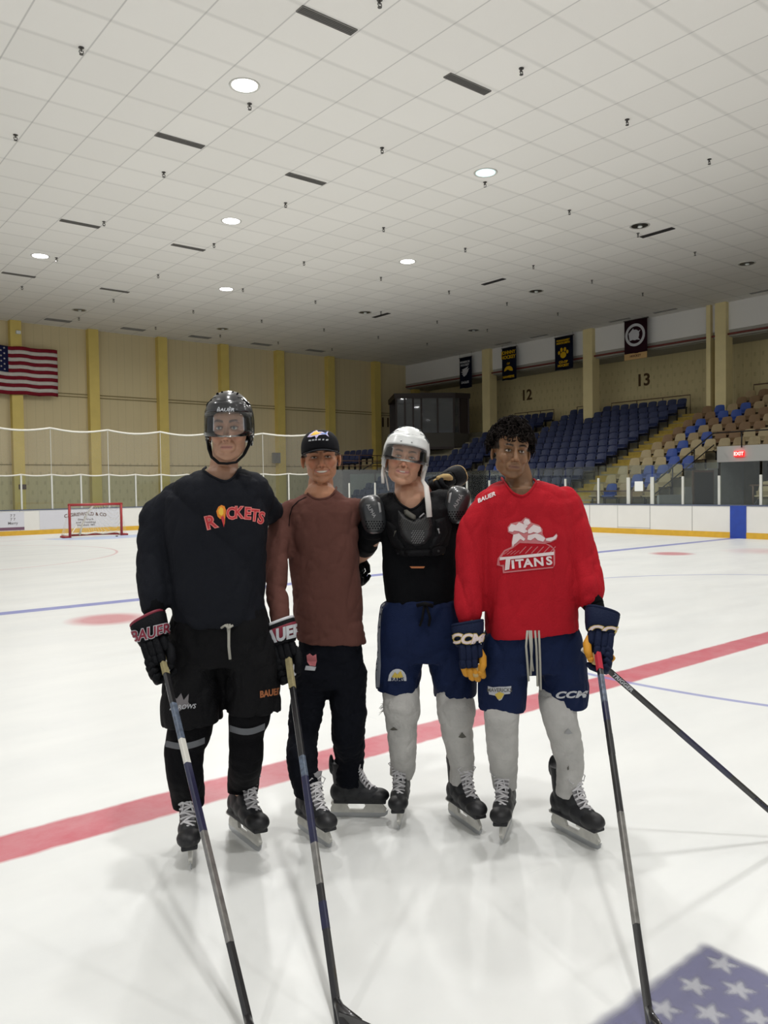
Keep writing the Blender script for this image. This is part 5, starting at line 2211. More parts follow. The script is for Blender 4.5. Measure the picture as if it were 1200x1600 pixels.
def stick_text(s, top, bottom, f, h, m, parent, base, bold=0.04):
    a = (bottom - top).normalized()
    c = top.lerp(bottom, f)
    view = (G_CAM - c).normalized()
    upv = view.cross(a).normalized()
    n = a.cross(upv).normalized()
    me = text_mesh(s, h / 0.72, bold * h, 0.0008, 0.2)
    for v in me.vertices:
        v.co = c + a * (v.co.x * 1.3) + upv * v.co.y + n * (0.0135 + v.co.z)
    me.materials.clear()
    me.materials.append(m)
    return gpart('lettering', me, None, parent, base, False)
def make_body(H, D, arms, legs, torso, neck, name='body', smile=0.0, jaw=1.0, voxel=0.0038):
    mb = MB()
    H.build(mb, smile, jaw)
    limb(mb, neck, 18)
    mb.loft(body_rings(torso, D))
    for a in arms:
        limb(mb, a, 14)
    for l in legs:
        limb(mb, l, 14)
    return fuse(mb, voxel, 3, 0.5)


def px_of(p):
    """picture position and distance of a group-frame point"""
    w = to_world(p) - Vector((0, 0, CAM_H))
    d = w.dot(fw)
    return (600 + FPX * w.dot(rt) / d, 800 - FPX * w.dot(up) / d, d)


# ================================================================== player 1: black jersey
D1 = 3.42
base1 = g(335, 1300, D1)
t1, b1 = person_root(base1, 'tall person in a black jersey and black helmet with clear visor, leftmost of the four')
H1 = Head(353.5, 669, 3.27, (1.02, 1.06, 1.18), yaw=3, pitch=-2, roll=0)
an1, sk = skate(gground(299, 1362), 12, -4, t1, b1, 1.12)
an1r, sk = skate(gground(406, 1334), 36, 6, t1, b1, 1.12)
A, B2 = px_of(an1), px_of(an1r)
legsL = [(310, 1000, D1, 28), (302, 1120, D1 - .0, 23), (292, 1165, D1 , 20), (A[0], A[1], A[2]+.01, 13)]
legsR = [(390, 1000, D1, 28), (392, 1100, D1, 23), (384, 1140, D1, 20), (B2[0], B2[1], B2[2]+.01, 13)]
me = make_body(H1, D1,
               [[(275, 780, D1, 17), (240, 870, D1 - .03, 13), (240, 985, D1 - .12, 10)], [(400, 780, D1 + .05, 18), (421, 797, 3.66, 14), (455, 832, 3.92, 12), (490, 870, 4.01, 11), (552, 880, 4.02, 9)]],
               [legsL, legsR],
               [(752, 300, 395, .08, 0), (770, 275, 402, .09, 0), (860, 285, 392, .09, 0), (960, 288, 392, .09, 0), (1010, 290, 400, .09, 0)],
               [(352, 700, 3.40, 19), (350, 728, 3.42, 22), (348, 748, 3.41, 30), (346, 770, 3.42, 34)])
H1.finish(me, (180, 138, 112), (70, 54, 44), 0.0, lips=(172, 116, 106), ruddy=0.35, stubble=0.05)
bo1 = gpart('body', me, M['skin'], t1, b1)
H1.eyes(t1, b1, M['iris_grey'])
h1 = helmet(H1, t1, b1, M['helmet_black'], M['vent_slot'], zf=0.046, top=0.132, rx=0.097)
hb = bvh_obj(h1, b1)
print_text('lettering', 'BAUER', 352, 640.5, 5.0, hb, M['print_silver'], h1, b1, D1, bold=0.04, shear=0.2, stretch=1.3, eps=0.009, maxlen=3)
# chin strap
cord('chin_strap', [H1.P(p) for p in ((-0.090, -0.005, -0.03), (-0.086, -0.010, -0.07), (-0.070, -0.035, -0.10), (-0.035, -0.075, -0.122), (0.0, -0.088, -0.124), (0.035, -0.075, -0.120), (0.062, -0.045, -0.095), (0.080, -0.025, -0.06), (0.090, -0.010, -0.02))],
     [(0.004, 0.0065)] * 9, M['strap_black'], h1, b1)
cord('side_strap', [H1.P(p) for p in ((-0.088, 0.03, -0.03), (-0.082, 0.02, -0.065), (-0.070, -0.03, -0.098))], 0.004, M['strap_black'], h1, b1)
cord('side_strap', [H1.P(p) for p in ((0.092, 0.03, -0.03), (0.084, 0.0, -0.055), (0.068, -0.04, -0.09))], 0.004, M['strap_black'], h1, b1)

# jersey
mb = MB()
mb.loft(body_rings([(733, 326, 380, .072, 0.0), (741, 300, 402, .100, 0.0), (752, 274, 416, .130, 0), (775, 256, 420, .150, 0), (820, 258, 418, .158, 0), (880, 266, 414, .162, 0), (930, 268, 413, .168, 0), (962, 272, 413, .168, 0), (974, 282, 408, .160, 0)], D1, 2.5, 32))
limb(mb, [(278, 778, D1, 28), (247, 815, D1, 31), (241, 880, D1 - .03, 28), (242, 925, D1 - .08, 26), (241, 948, D1 - .10, 22)], 18)
limb(mb, [(400, 777, D1 + .03, 27), (421, 797, 3.66, 21), (448, 826, 3.90, 17), (485, 868, 4.0, 16), (545, 884, 4.04, 14)], 18)
me = fuse(mb, 0.0075, 7, 0.5)
folds(me, 0.024, (5, 3, 1.6), 3.1, tilt=-0.5, sharp=4)
folds(me, 0.009, (8, 6, 4), 8.0, tilt=0.6, sharp=4)
jv1 = bvh_of(me)
band_ = cut_neck(me, [(311, 722), (317, 734), (334, 746), (354, 752), (369, 741), (377, 722)], D1, jv1, None, None, b1)
j1 = gpart('jersey', me, M['black_jersey'], t1, b1)
gpart('collar', band_, M['black_jersey'], j1, b1)
for args in (dict(m='print_pink', bold=0.085, eps=0.0022), dict(m='print_red', bold=0.015, eps=0.0032)):
    m_ = M[args.pop('m')]
    print_text('lettering', 'R', 329, 817, 20, jv1, m_, j1, b1, D1, rot=14, stretch=1.0, **args)
    for ch, x, y, r_ in (('C', 361, 803, 2), ('K', 373, 801.5, -2), ('E', 387, 803, -3), ('T', 398, 806, -6), ('S', 408, 810, -12)):
        print_text('lettering', ch, x, y, 18, jv1, m_, j1, b1, D1, rot=r_, stretch=0.84, **args)
print_poly('flame_print', [[(338, 799), (341, 792), (346, 789), (351, 791), (353, 797), (352, 808), (351, 820), (348, 810), (344, 811), (340, 807)]], jv1, M['print_orange'], j1, b1, D1, eps=0.003)
print_poly('flame_print', [[(341, 797), (345, 792), (349, 795), (349, 803), (346, 806), (342, 803)]], jv1, M['print_yellow'], j1, b1, D1, eps=0.004)
print_poly('flame_print', [[(345, 808), (349, 806), (351, 812), (350, 824)]], jv1, M['print_red'], j1, b1, D1, eps=0.004)

# hockey pants
mb = MB()
mb.loft(body_rings([(945, 275, 412, .135, 0), (975, 266, 422, .145, 0), (1010, 260, 430, .150, 0), (1035, 268, 425, .14, 0)], D1, 2.6, 32))
limb(mb, [(308, 1015, D1, 44, 1.1), (303, 1060, D1 - .01, 46, 1.05), (300, 1100, D1 - .02, 47, 1.05), (301, 1128, D1 - .02, 47, 1.05)], 22, (True, False))
limb(mb, [(388, 1010, D1, 42, 1.1), (394, 1050, D1 - .01, 44, 1.05), (396, 1085, D1 - .01, 44, 1.05), (396, 1110, D1 - .01, 43, 1.05)], 22, (True, False))
me = fuse(mb, 0.0075, 4, 0.5)
folds(me, 0.020, (8, 7, 4), 1.7, 0.3, sharp=4)
pv1 = bvh_of(me)
p1 = gpart('pants', me, M['black_pants'], t1, b1)
print_poly('badge', [[(268, 1085), (276, 1092), (283, 1083), (287, 1094), (295, 1084), (294, 1097), (298, 1102), (288, 1106), (279, 1112), (266, 1110), (272, 1101)]], pv1, M['ink_grey'], p1, b1, D1, maxlen=3)
print_text('lettering', 'ARROWS', 285, 1105, 7, pv1, M['print_silver'], p1, b1, D1, rot=4, bold=0.02, shear=0.3, eps=0.004)
print_text('lettering', 'BAUER', 422, 1083, 10, pv1, M['orange_print'], p1, b1, D1, rot=10, bold=0.06, shear=0.2, stretch=0.8)
for x0, dx in ((355, 2), (359, -1)):
    cord('drawstring', [g(x0, 975, 3.245), g(x0 + dx, 990, 3.235), g(x0 + dx, 1010, 3.24), g(x0 + dx + 2, 1030, 3.25)], 0.0045, M['cord_grey'], p1, b1)
cord('drawstring', [g(346, 981, 3.25), g(352, 977, 3.235), g(357, 982, 3.23), g(364, 977, 3.24)], 0.005, M['cord_grey'], p1, b1)


def sock(pts, ends, m, parent, base, seed, amp=0.006, voxel=0.006, scale=(9, 9, 9)):
    mb = MB()
    limb(mb, pts, 22, ends)
    me = fuse(mb, voxel, 3)
    folds(me, amp, scale, seed)
    bv = bvh_of(me)
    return gpart('sock', me, m, parent, base), bv


s1l, v1l = sock([(300, 1110, D1 - .02, 37), (297, 1140, D1 - .04, 35), (288, 1168, D1 - .03, 31), (289, 1205, D1 - .02, 29), (293, 1235, A[2]-.01, 27), (A[0], A[1], A[2], 24.5)], (True, False), M['black_sock'], t1, b1, 4.0)
s1r, v1r = sock([(394, 1090, D1 - .01, 34), (390, 1118, D1 - .04, 33), (385, 1145, D1 - .02, 28), (384, 1185, D1, 27), (381, 1215, B2[2]-.01, 25), (B2[0], B2[1], B2[2], 23.5)], (True, False), M['black_sock'], t1, b1, 6.0)
for v_, (x0, x1, yl, yr), s_ in ((v1l, (256, 320, 1156, 1152), s1l), (v1r, (359, 414, 1133, 1130), s1r)):
    n_ = 14
    top_ = [(x0 + (x1 - x0) * i / n_, yl + (yr - yl) * i / n_ + 7 * math.sin(math.pi * i / n_)) for i in range(n_ + 1)]
    print_poly('grey_band', [top_ + [(x, y + 10) for x, y in reversed(top_)]], v_, M['grey_band'], s_, b1, D1, eps=0.004)

# wrist cuff and glove on the stick, gold bracelet-like strap showing at the sleeve
mb = MB()
limb(mb, [(241, 935, D1 - .10, 17), (241, 990, D1 - .13, 15)], 16)
gpart('undersleeve', mb, M['black_shirt'], t1, b1)
O = g(241, 998, 3.28)
dn = g(258, 1050, 3.24) - O
gl1, F1 = glove(O, dn, (1, 0.05, 0.22), t1, b1, 1, M['glove_black'], M['glove_black'], M['maroon'], None, 1.16, palm=M['white_trim'], thumb_m=M['glove_black'])
cv = cuff_bvh(O, dn, (1, 0.05, 0.22), 1.16, 0.002)
print_text('lettering', 'BAUER', 234, 990, 17, cv, M['print_silver'], gl1, b1, 3.25, rot=13, bold=0.10, shear=0.25, stretch=0.90, eps=0.003, maxlen=3)
print_text('lettering', 'BAUER', 234, 990, 17, cv, M['maroon'], gl1, b1, 3.25, rot=13, bold=0.035, shear=0.25, stretch=0.90, eps=0.0045, maxlen=3)
# hand behind the neighbour's back
O = g(548, 872, 3.97)
glove(O, g(572, 905, 3.93) - O, (0.7, 0.2, 0.5), t1, b1, 1, M['glove_black'], M['glove_black'], M['tan_palm'], None, 0.95)

# ================================================================== player 2: brown shirt and cap
D2 = 3.75
t2, b2 = person_root(g(512, 1285, D2), 'smiling person in a brown long-sleeved shirt and black cap, second from left')
H2 = Head(501.6, 714.5, 3.66, (1.03, 1.06, 1.02), yaw=5, pitch=0, roll=3)
an2, sk = skate(gground(517, 1328), 36, 2, t2, b2, 1.03)
an2r, sk = skate(gground(604, 1277), 86, -3, t2, b2, 0.98, M['boot'])
A, B2 = px_of(an2), px_of(an2r)
me = make_body(H2, D2,
               [[(458, 797, D2, 14), (431, 880, D2 - .12, 11), (440, 990, D2 - .29, 8)], [(545, 795, D2 + .02, 16), (600, 803, 3.97, 13), (650, 790, 4.02, 10), (684, 760, 3.99, 7)]],
               [[(492, 1020, D2, 20), (477, 1110, D2, 17), (A[0], A[1], A[2]+.01, 9)], [(536, 1020, D2, 20), (545, 1105, D2, 17), (B2[0], B2[1], B2[2], 9)]],
               [(772, 475, 530, .07, 0), (795, 462, 545, .085, 0), (880, 472, 544, .085, 0), (980, 480, 548, .085, 0), (1020, 480, 550, .085, 0), (1045, 485, 546, .08, 0)],
               [(502, 735, 3.79, 17), (501, 760, 3.78, 20), (501, 776, 3.75, 27), (501, 795, 3.76, 30)], smile=1.0)
H2.finish(me, (182, 128, 96), (58, 42, 32), 1.0, lips=(172, 104, 92), ruddy=0.45, stubble=0.05)
bo2 = gpart('body', me, M['skin'], t2, b2)
H2.eyes(t2, b2, M['iris_brown'], 0.62)
H2.teeth(t2, b2)


def cap_part():
    mb = MB()
    n, k = 40, 14
    vs, fs = [], []
    for j in range(k + 1):
        for i in range(n):
            ph = 2 * math.pi * i / n
            f = -math.sin(ph)
            ze = 0.030 - 0.020 * max(0, -f) - 0.004 * abs(math.cos(ph))
            te = math.acos((ze - 0.03) / 0.092 if abs(ze - 0.03) < 0.09 else 0)
            th = max(0.02, te * j / k)
            fl2 = 0.012 * max(0, f) * math.sin(th) * math.cos(th) * 2
            vs.append(H2.P((0.089 * math.sin(th) ** 0.75 * math.cos(ph), 0.010 + (0.103) * math.sin(th) ** 0.6 * math.sin(ph) - fl2, 0.030 + 0.100 * math.cos(th) ** 0.8 if math.cos(th) > 0 else 0.030 + 0.092 * math.cos(th))))
    for j in range(k):
        for i in range(n):
            a, b = j * n + i, j * n + (i + 1) % n
            fs.append((a, b, b + n, a + n))
    mb.add(vs, fs)
    return mb


cap = gpart('cap', cap_part(), M['cap_black'], t2, b2)
so = cap.modifiers.new('thick', 'SOLIDIFY')
so.thickness = 0.004
so.offset = -1
mb = MB()
vs, fs = [], []
nu, nv = 22, 7
for j in range(nv + 1):
    for i in range(nu + 1):
        u, v = -1 + 2 * i / nu, j / nv
        x = 0.086 * u * (1 + 0.02 * v)
        y = -0.010 - 0.084 * math.sqrt(max(0, 1 - 0.92 * u * u)) - 0.062 * v * (1 - abs(u) ** 2.4)
        z = 0.036 - 0.022 * u * u - 0.006 * v * (1 - u * u) + 0.003 * math.sin(v * 3)
        vs.append(H2.P((x, y, z)))
for j in range(nv):
    for i in range(nu):
        a = j * (nu + 1) + i
        fs.append((a, a + 1, a + nu + 2, a + nu + 1))
mb.add(vs, fs)
br = gpart('brim', mb, M['cap_black'], cap, b2)
so = br.modifiers.new('thick', 'SOLIDIFY')
so.thickness = 0.004
cv = bvh_of(cap_part().mesh('t'))
fish = [(480, 683), (484, 678), (490, 674.5), (494, 670.5), (497, 674.5), (503, 674.5), (508, 676.5), (513, 673.5), (511.5, 678), (514, 682.5), (509, 679), (503, 679), (498, 680), (494, 685.5), (492, 681), (486, 683)]
print_poly('fish_patch', [fish], cv, M['print_lilac'], cap, b2, D2, eps=0.005, maxlen=3)
print_poly('fish_patch', [[(484, 680.5), (490, 675.5), (494, 671.5), (497, 675.5), (503, 675.3), (498, 678), (491, 680)]], cv, M['print_yellow'], cap, b2, D2, eps=0.006, maxlen=3)
print_poly('fish_patch', [[(500, 676.5), (507, 677), (511, 675), (510, 678.5), (503, 678)]], cv, M['print_blue'], cap, b2, D2, eps=0.006, maxlen=3)
for i, (x, w) in enumerate(((484, 3.2), (489, 2.4), (493.5, 2.6), (499, 3), (505, 2.2), (511, 3))):
    yy = 689 - 0.20 * (x - 481) + 0.005 * (x - 481) ** 2
    print_poly('patch_lettering', [[(x - w * .7, yy + 1.0), (x - w * .5, yy - 1.2), (x + w * .7, yy - 1.5), (x + w * .6, yy + 0.8)]], cv, M['print_silver'], cap, b2, D2, eps=0.006, maxlen=3)

mb = MB()
mb.loft(body_rings([(766, 480, 526, .058, 0.01), (773, 468, 536, .080, 0), (783, 450, 550, .105, 0), (800, 444, 560, .120, 0), (850, 450, 562, .128, 0), (900, 454, 564, .126, 0), (950, 457, 567, .126, 0), (990, 461, 570, .126, 0), (1003, 463, 571, .126, 0, -0.05)], D2, 2.3, 32))
limb(mb, [(462, 796, D2, 22), (440, 822, D2 - .03, 22), (432, 880, D2 - .12, 20.5), (432, 925, D2 - .19, 18), (438, 974, D2 - .28, 15)], 18)
limb(mb, [(545, 794, D2, 21), (572, 803, 3.83, 21), (610, 806, 3.96, 18), (650, 795, 4.02, 16), (682, 762, 4.0, 13)], 18)
me = fuse(mb, 0.0065, 6, 0.5)
folds(me, 0.018, (5, 4, 2.2), 12.4, tilt=0.7, sharp=4)
folds(me, 0.006, (16, 12, 14), 2.4, tilt=0.2)
jv2 = bvh_of(me)
band_ = cut_neck(me, [(477, 765), (482, 773), (492, 779), (503, 780), (514, 777), (522, 770), (526, 762)], D2, jv2, None, None, b2)
j2 = gpart('shirt', me, M['brown_shirt'], t2, b2)
gpart('collar', band_, M['brown_shirt'], j2, b2)
seam = [(478, 776), (466, 782), (456, 792), (452, 806), (451, 822)]
print_poly('seam', [seam + [(x + 1.2, y + 0.8) for x, y in reversed(seam)]], jv2, M['black_shirt'], j2, b2, D2, maxlen=3)

mb = MB()
mb.loft(body_rings([(985, 470, 566, .115, 0), (1015, 464, 568, .12, 0), (1050, 460, 571, .125, 0), (1072, 466, 566, .11, 0)], D2, 2.3, 28))
limb(mb, [(490, 1050, D2, 33, 1.1), (480, 1100, D2 - .01, 29), (474, 1150, D2, 25), (472, 1190, A[2]-.01, 25), (A[0] - 1, A[1] - 4, A[2], 23)], 20, (True, False))
limb(mb, [(541, 1050, D2, 33, 1.1), (544, 1100, D2 - .01, 30), (544, 1150, D2, 27), (546, 1180, B2[2], 25), (B2[0]-2, B2[1] + 5, B2[2], 22)], 20, (True, False))
me = fuse(mb, 0.0065, 4)
folds(me, 0.016, (8, 7, 6), 21.0, 0.5, sharp=4)
folds(me, 0.008, (8, 8, 22), 5.0, 0.1)
pv2 = bvh_of(me)
p2 = gpart('pants', me, M['sweatpants'], t2, b2)
print_poly('badge', [[(479, 1024), (484, 1021), (489, 1025), (494, 1022), (495, 1032), (493, 1041), (484, 1040), (480, 1034)]], pv2, M['print_rose'], p2, b2, D2, maxlen=3)
print_poly('badge', [[(478, 1040), (494, 1042), (492, 1048), (476, 1047)]], pv2, M['print_silver'], p2, b2, D2, maxlen=3)
for (a_, sx) in ((A, 1), (B2, 1)):
    pass
O = g(442, 1003, 3.45)
dn = g(456, 1060, 3.42) - O
gl2, F2 = glove(O, dn, (1, 0.05, 0.25), t2, b2, 1, M['glove_black'], M['glove_black'], M['white_trim'], M['maroon'], 1.13, palm=M['white_trim'])
cv = cuff_bvh(O, dn, (1, 0.05, 0.25), 1.13, 0.003)
print_text('lettering', 'BAUER', 436, 993, 19, cv, M['print_silver'], gl2, b2, 3.4, rot=14, bold=0.07, shear=0.25, stretch=0.86, eps=0.004, maxlen=3)
# hand over the neighbour's shoulder
O = g(700, 750, 3.92)
glove(O, Vector((-0.55, -0.80, -0.22)), (0.75, -0.45, 0.3), t2, b2, 1, M['glove_black'], M['glove_black'], M['tan_palm'], None, 1.0, grip=False, palm=M['tan_palm'], thumb_m=M['tan_palm'])

# ================================================================== player 3: white helmet and pads
D3 = 3.75
t3, b3 = person_root(g(675, 1275, D3), 'person in a white helmet and black shoulder pads with navy shorts, third from left')
H3 = Head(632.7, 714.0, 3.62, (1.04, 1.04, 1.08), yaw=-2, pitch=9, roll=-10)
an3, sk = skate(gground(623, 1299), -8, -3, t3, b3, 1.04)
an3r, sk = skate(gground(751, 1308), 25, 2, t3, b3, 1.04)
A, B2 = px_of(an3), px_of(an3r)
me = make_body(H3, D3,
               [[(600, 798, D3, 17), (577, 845, D3 + .05, 15.5), (566, 866, 3.90, 12), (530, 880, 3.98, 9)], [(700, 795, D3, 17), (745, 830, 3.90, 14), (800, 870, 3.95, 10)]],
               [[(632, 1010, D3, 32), (627, 1110, D3, 19), (A[0], A[1], A[2]+.01, 9)], [(696, 1010, D3, 32), (712, 1110, D3, 19), (B2[0], B2[1], B2[2]+.01, 9)]],
               [(786, 612, 688, .09, 0), (805, 604, 700, .09, 0), (880, 612, 700, .09, 0), (960, 614, 704, .09, 0), (1010, 614, 712, .09, 0), (1025, 620, 706, .09, 0)],
               [(637, 735, 3.77, 20), (641, 762, 3.77, 24.5), (642, 784, 3.74, 30), (643, 805, 3.75, 34)], smile=0.8)
H3.finish(me, (198, 150, 122), (78, 60, 48), 0.75, lips=(186, 118, 116), ruddy=0.45, stubble=0.04)
bo3 = gpart('body', me, M['skin'], t3, b3)
H3.eyes(t3, b3, M['iris_grey'], 0.55)
H3.teeth(t3, b3, 0.75, 0.55)
h3 = helmet(H3, t3, b3, M['helmet_white'], M['vent_slot_grey'], zf=0.036, top=0.146, visor_drop=0.060, rx=0.101, ry=0.117)
cord('hanging_strap', [H3.P((0.094, -0.02, -0.03)), H3.P((0.092, -0.03, -0.08)), g(666, 760, 3.58), g(669, 785, 3.57), g(671, 808, 3.57)], [(0.006, 0.008), (0.009, 0.009), (0.006, 0.012), (0.006, 0.014), (0.007, 0.013)], M['strap_white'], h3, b3)
cord('hanging_strap', [H3.P((-0.094, -0.01, -0.03)), H3.P((-0.088, -0.02, -0.08)), H3.P((-0.080, -0.03, -0.118))], [0.006, 0.008, 0.008], M['strap_white'], h3, b3)
cord('hanging_strap', [H3.P((-0.090, 0.03, -0.04)), H3.P((-0.070, 0.02, -0.09)), H3.P((-0.052, 0.01, -0.14))], [0.004, 0.004, 0.004], M['strap_white'], h3, b3)

# undershirt
mb = MB()
mb.loft(body_rings([(782, 618, 680, .09, 0.01), (792, 600, 704, .105, 0), (806, 590, 712, .12, 0), (850, 596, 716, .125, 0), (900, 598, 717, .126, 0), (925, 600, 716, .13, 0), (940, 603, 712, .13, 0)], D3, 2.3, 30))
limb(mb, [(605, 800, D3, 22), (582, 822, D3 + .01, 22), (576, 840, D3 + .04, 19)], 18)
limb(mb, [(695, 798, D3, 22), (716, 815, D3 + .03, 22), (745, 840, 3.9, 20), (790, 860, 3.95, 16)], 18)
me = fuse(mb, 0.007, 5)
folds(me, 0.006, (8, 7, 8), 31.0, 0.2)
uv3 = bvh_of(me)
nl3 = [(616, 774), (624, 786), (634, 793), (643, 796), (654, 790), (665, 777), (667, 772)]
band_ = cut_neck(me, nl3, D3, uv3, None, None, b3)
u3 = gpart('undershirt', me, M['black_shirt'], t3, b3)
mb = MB()
limb(mb, [(574, 849, D3 + .055, 17.6), (570, 857, D3 + .09, 16.4)], 16)
gpart('elbow_strap', mb, M['strap_black'], t3, b3)

# shoulder pads: a padded vest with plates
mb = MB()
mb.loft(body_rings([(772, 622, 668, .085, 0.02), (780, 604, 694, .115, 0.01), (795, 596, 706, .140, 0), (825, 600, 708, .148, 0), (850, 606, 706, .146, 0), (866, 614, 700, .140, 0)], D3, 2.6, 30))
limb(mb, [(614, 786, D3 - .02, 19), (592, 792, D3, 20)], 16)
limb(mb, [(682, 782, D3 - .02, 19), (704, 784, D3, 20)], 16)
me = fuse(mb, 0.007, 4)
folds(me, 0.010, (9, 8, 9), 41.0, 0.8)
vv = bvh_of(me)
band_ = cut_neck(me, nl3, D3, vv, None, None, b3)
ve = gpart('shoulder_pads', me, M['pad_black'], t3, b3)
gpart('collar', band_, M['pad_black'], ve, b3)


def pad(name, poly, m, th=0.014, soft=4.0, par=None, bv=None, **kw):
    return print_poly(name, [poly], bv or vv, m, par or ve, b3, D3, thick=th, soft=soft, maxlen=2.6, **kw)


pad('chest_plate', [(622, 797), (634, 806), (648, 812), (660, 806), (672, 800), (676, 820), (674, 838), (664, 850), (650, 854), (636, 848), (626, 836), (622, 818)], M['pad_dark'], 0.020, 6)
pad('side_plate', [(603, 812), (618, 822), (622, 842), (634, 855), (628, 862), (612, 852), (602, 838)], M['pad_black'], 0.014, 5)
pad('side_plate', [(680, 812), (696, 808), (700, 832), (690, 852), (672, 860), (668, 854), (680, 838)], M['pad_black'], 0.014, 5)
pad('belly_plate', [(632, 860), (650, 858), (674, 858), (674, 878), (664, 884), (648, 885), (634, 880)], M['pad_black'], 0.022, 5)
pad('collar_plate', [(631, 797), (636, 796), (650, 806), (650, 812), (644, 812), (632, 804)], M['mesh_grey'], 0.024, 2)
pad('collar_plate', [(654, 808), (662, 801), (664, 803), (656, 810)], M['pad_light'], 0.025, 1)
gb = MB()
hx = []
for r_ in range(13):
    for c_ in range(15):
        x, y = 624 + c_ * 3.6 + (1.8 if r_ % 2 else 0), 811 + r_ * 3.1
        if dist_poly((x, y), [(622, 797), (634, 806), (648, 812), (660, 806), (672, 800), (676, 820), (674, 838), (664, 850), (650, 854), (636, 848), (626, 836), (622, 818)]) > 3 and 624 + max(0, (y - 838)) * .8 < x < 674 - max(0, (y - 838)) * .8 and y < 850:
            hx.append([(x - 1.3, y + .5), (x + .7, y - .8), (x + 1.3, y - .4), (x - .7, y + .9)])
plate = print_poly('mesh_print', [h for h in hx if h[0][1] < 830], vv, M['mesh_grey'], ve, b3, D3, eps=0.0235, maxlen=4)
plate = print_poly('mesh_print', [h for h in hx if h[0][1] >= 830 and 641 < h[0][0] < 662], vv, M['pad_light'], ve, b3, D3, eps=0.0235, maxlen=4)
pad('strap_tab', [(616, 828), (620, 829), (615, 842), (613, 840)], M['mesh_grey'], 0.02, 2)
pad('strap_tab', [(682, 825), (687, 824), (689, 834), (685, 836)], M['pad_light'], 0.02, 2)
pad('strap_label', [(640, 885), (664, 885), (662, 888), (643, 888)], M['orange_print'], 0.004, 2)
for cx_, cy_, sg in ((621, 866, -1), (685, 861, 1)):
    pad('side_flap', [(cx_ + 13 * math.cos(a * math.pi / 6), cy_ + 9 * math.sin(a * math.pi / 6)) for a in range(12)], M['pad_black'], 0.012, 4)
    pad('strap_tab', [(cx_ + 3 * math.cos(a * math.pi / 4), cy_ + 3 * math.sin(a * math.pi / 4)) for a in range(8)], M['pad_dark'], 0.020, 1.5)
pad('strap_tab', [(688, 868), (694, 865), (694, 867), (688, 870)], M['print_yellow'], 0.016, 1)
for (cx_, cy_, d_, rx_, rz_, ang) in ((583, 804, D3 - .03, 21, 31, 12), (713, 789, D3 - .03, 21, 30, -14)):
    mb = MB()
    c = g(cx_, cy_, d_)
    rot = Matrix.Rotation(R(-ang), 3, 'Y')
    mb.sphere(c, (rx_ / FPX * d_, 0.075, rz_ / FPX * d_), 24, 16, rot, 0.72)
    me = mb.mesh('shoulder_cap', True)
    cb = bvh_of(me)
    cp = gpart('shoulder_cap', me, M['pad_cap'], ve, b3)
    s_ = -1 if cx_ < 600 else 1
    xx = cx_ - 3 if s_ < 0 else cx_ + 3
    print_text('lettering', 'ALPHA', xx, cy_ - 6, 5.5, cb, M['pad_light'], cp, b3, D3, rot=-60 if s_ < 0 else 58, bold=0.02, maxlen=3)
    hz = []
    for r_ in range(4):
        for c_ in range(7):
            x, y = cx_ - 13 + c_ * 4.2 + (2 if r_ % 2 else 0) - s_ * 2, cy_ + 11 + r_ * 3.6
            hz.append([(x - 1.5, y), (x - .5, y - 1.2), (x + 1.2, y - .9), (x + 1.4, y + .4), (x, y + 1.1)])
    print_poly('dimple_print', hz, cb, M['pad_black'], cp, b3, D3, maxlen=4)
    print_poly('highlight_ridge', [[(cx_ + 8 * -s_ * .9, cy_ - 20), (cx_ + 11 * -s_, cy_ - 18), (cx_ + 13 * -s_, cy_ - 4), (cx_ + 10 * -s_, cy_ - 3)]], cb, M['pad_light'], cp, b3, D3, thick=0.004, soft=1.5, maxlen=3)
mb = MB()
mb.sphere(g(582, 828, D3 + .0), (0.058, 0.062, 0.05), 18, 12, None, 0.8)
gpart('bicep_pad', mb, M['black_shirt'], ve, b3)
mb = MB()
mb.sphere(g(716, 818, D3 + .02), (0.058, 0.062, 0.05), 18, 12, None, 0.8)
gpart('bicep_pad', mb, M['black_shirt'], ve, b3)

# navy shell shorts
mb = MB()
mb.loft(body_rings([(934, 606, 708, .130, 0), (945, 594, 722, .138, 0), (985, 589, 731, .145, 0), (1015, 590, 734, .145, 0), (1030, 598, 728, .13, 0)], D3, 2.6, 32))
limb(mb, [(630, 1000, D3, 38, 1.1), (624, 1040, D3 - .01, 37, 1.1), (621, 1080, D3 - .01, 34.5, 1.1)], 22, (True, False))
limb(mb, [(696, 1000, D3, 38, 1.1), (706, 1040, D3 - .01, 37, 1.1), (711, 1086, D3 - .01, 33, 1.1)], 22, (True, False))
me = fuse(mb, 0.0075, 4)
folds(me, 0.020, (8, 7, 4), 51.0, 0.6, sharp=4)
pv3 = bvh_of(me)
p3 = gpart('shorts', me, M['navy_shell'], t3, b3)
print_poly('side_stripe', [[(597, 938), (604, 936), (595, 960), (594, 1000), (595, 1040), (593, 1074), (588, 1074), (587, 1000), (588, 958)]], pv3, M['grey_stripe'], p3, b3, D3, eps=0.003)
dome = [(606, 1064)] + [(621 + 14 * math.cos(a), 1060 - 15 * math.sin(a)) for a in [math.pi * (1 - i / 9) for i in range(10)]] + [(635, 1064)]
print_poly('badge', [dome], pv3, M['print_silver'], p3, b3, D3, eps=0.003)
print_poly('badge', [[(612, 1058), (617, 1050), (621, 1054), (626, 1048), (630, 1058), (621, 1060)]], pv3, M['print_gold'], p3, b3, D3, eps=0.0045)
print_text('lettering', 'RAMS', 621, 1062, 6, pv3, M['navy_shell'], p3, b3, D3, bold=0.03, eps=0.005)
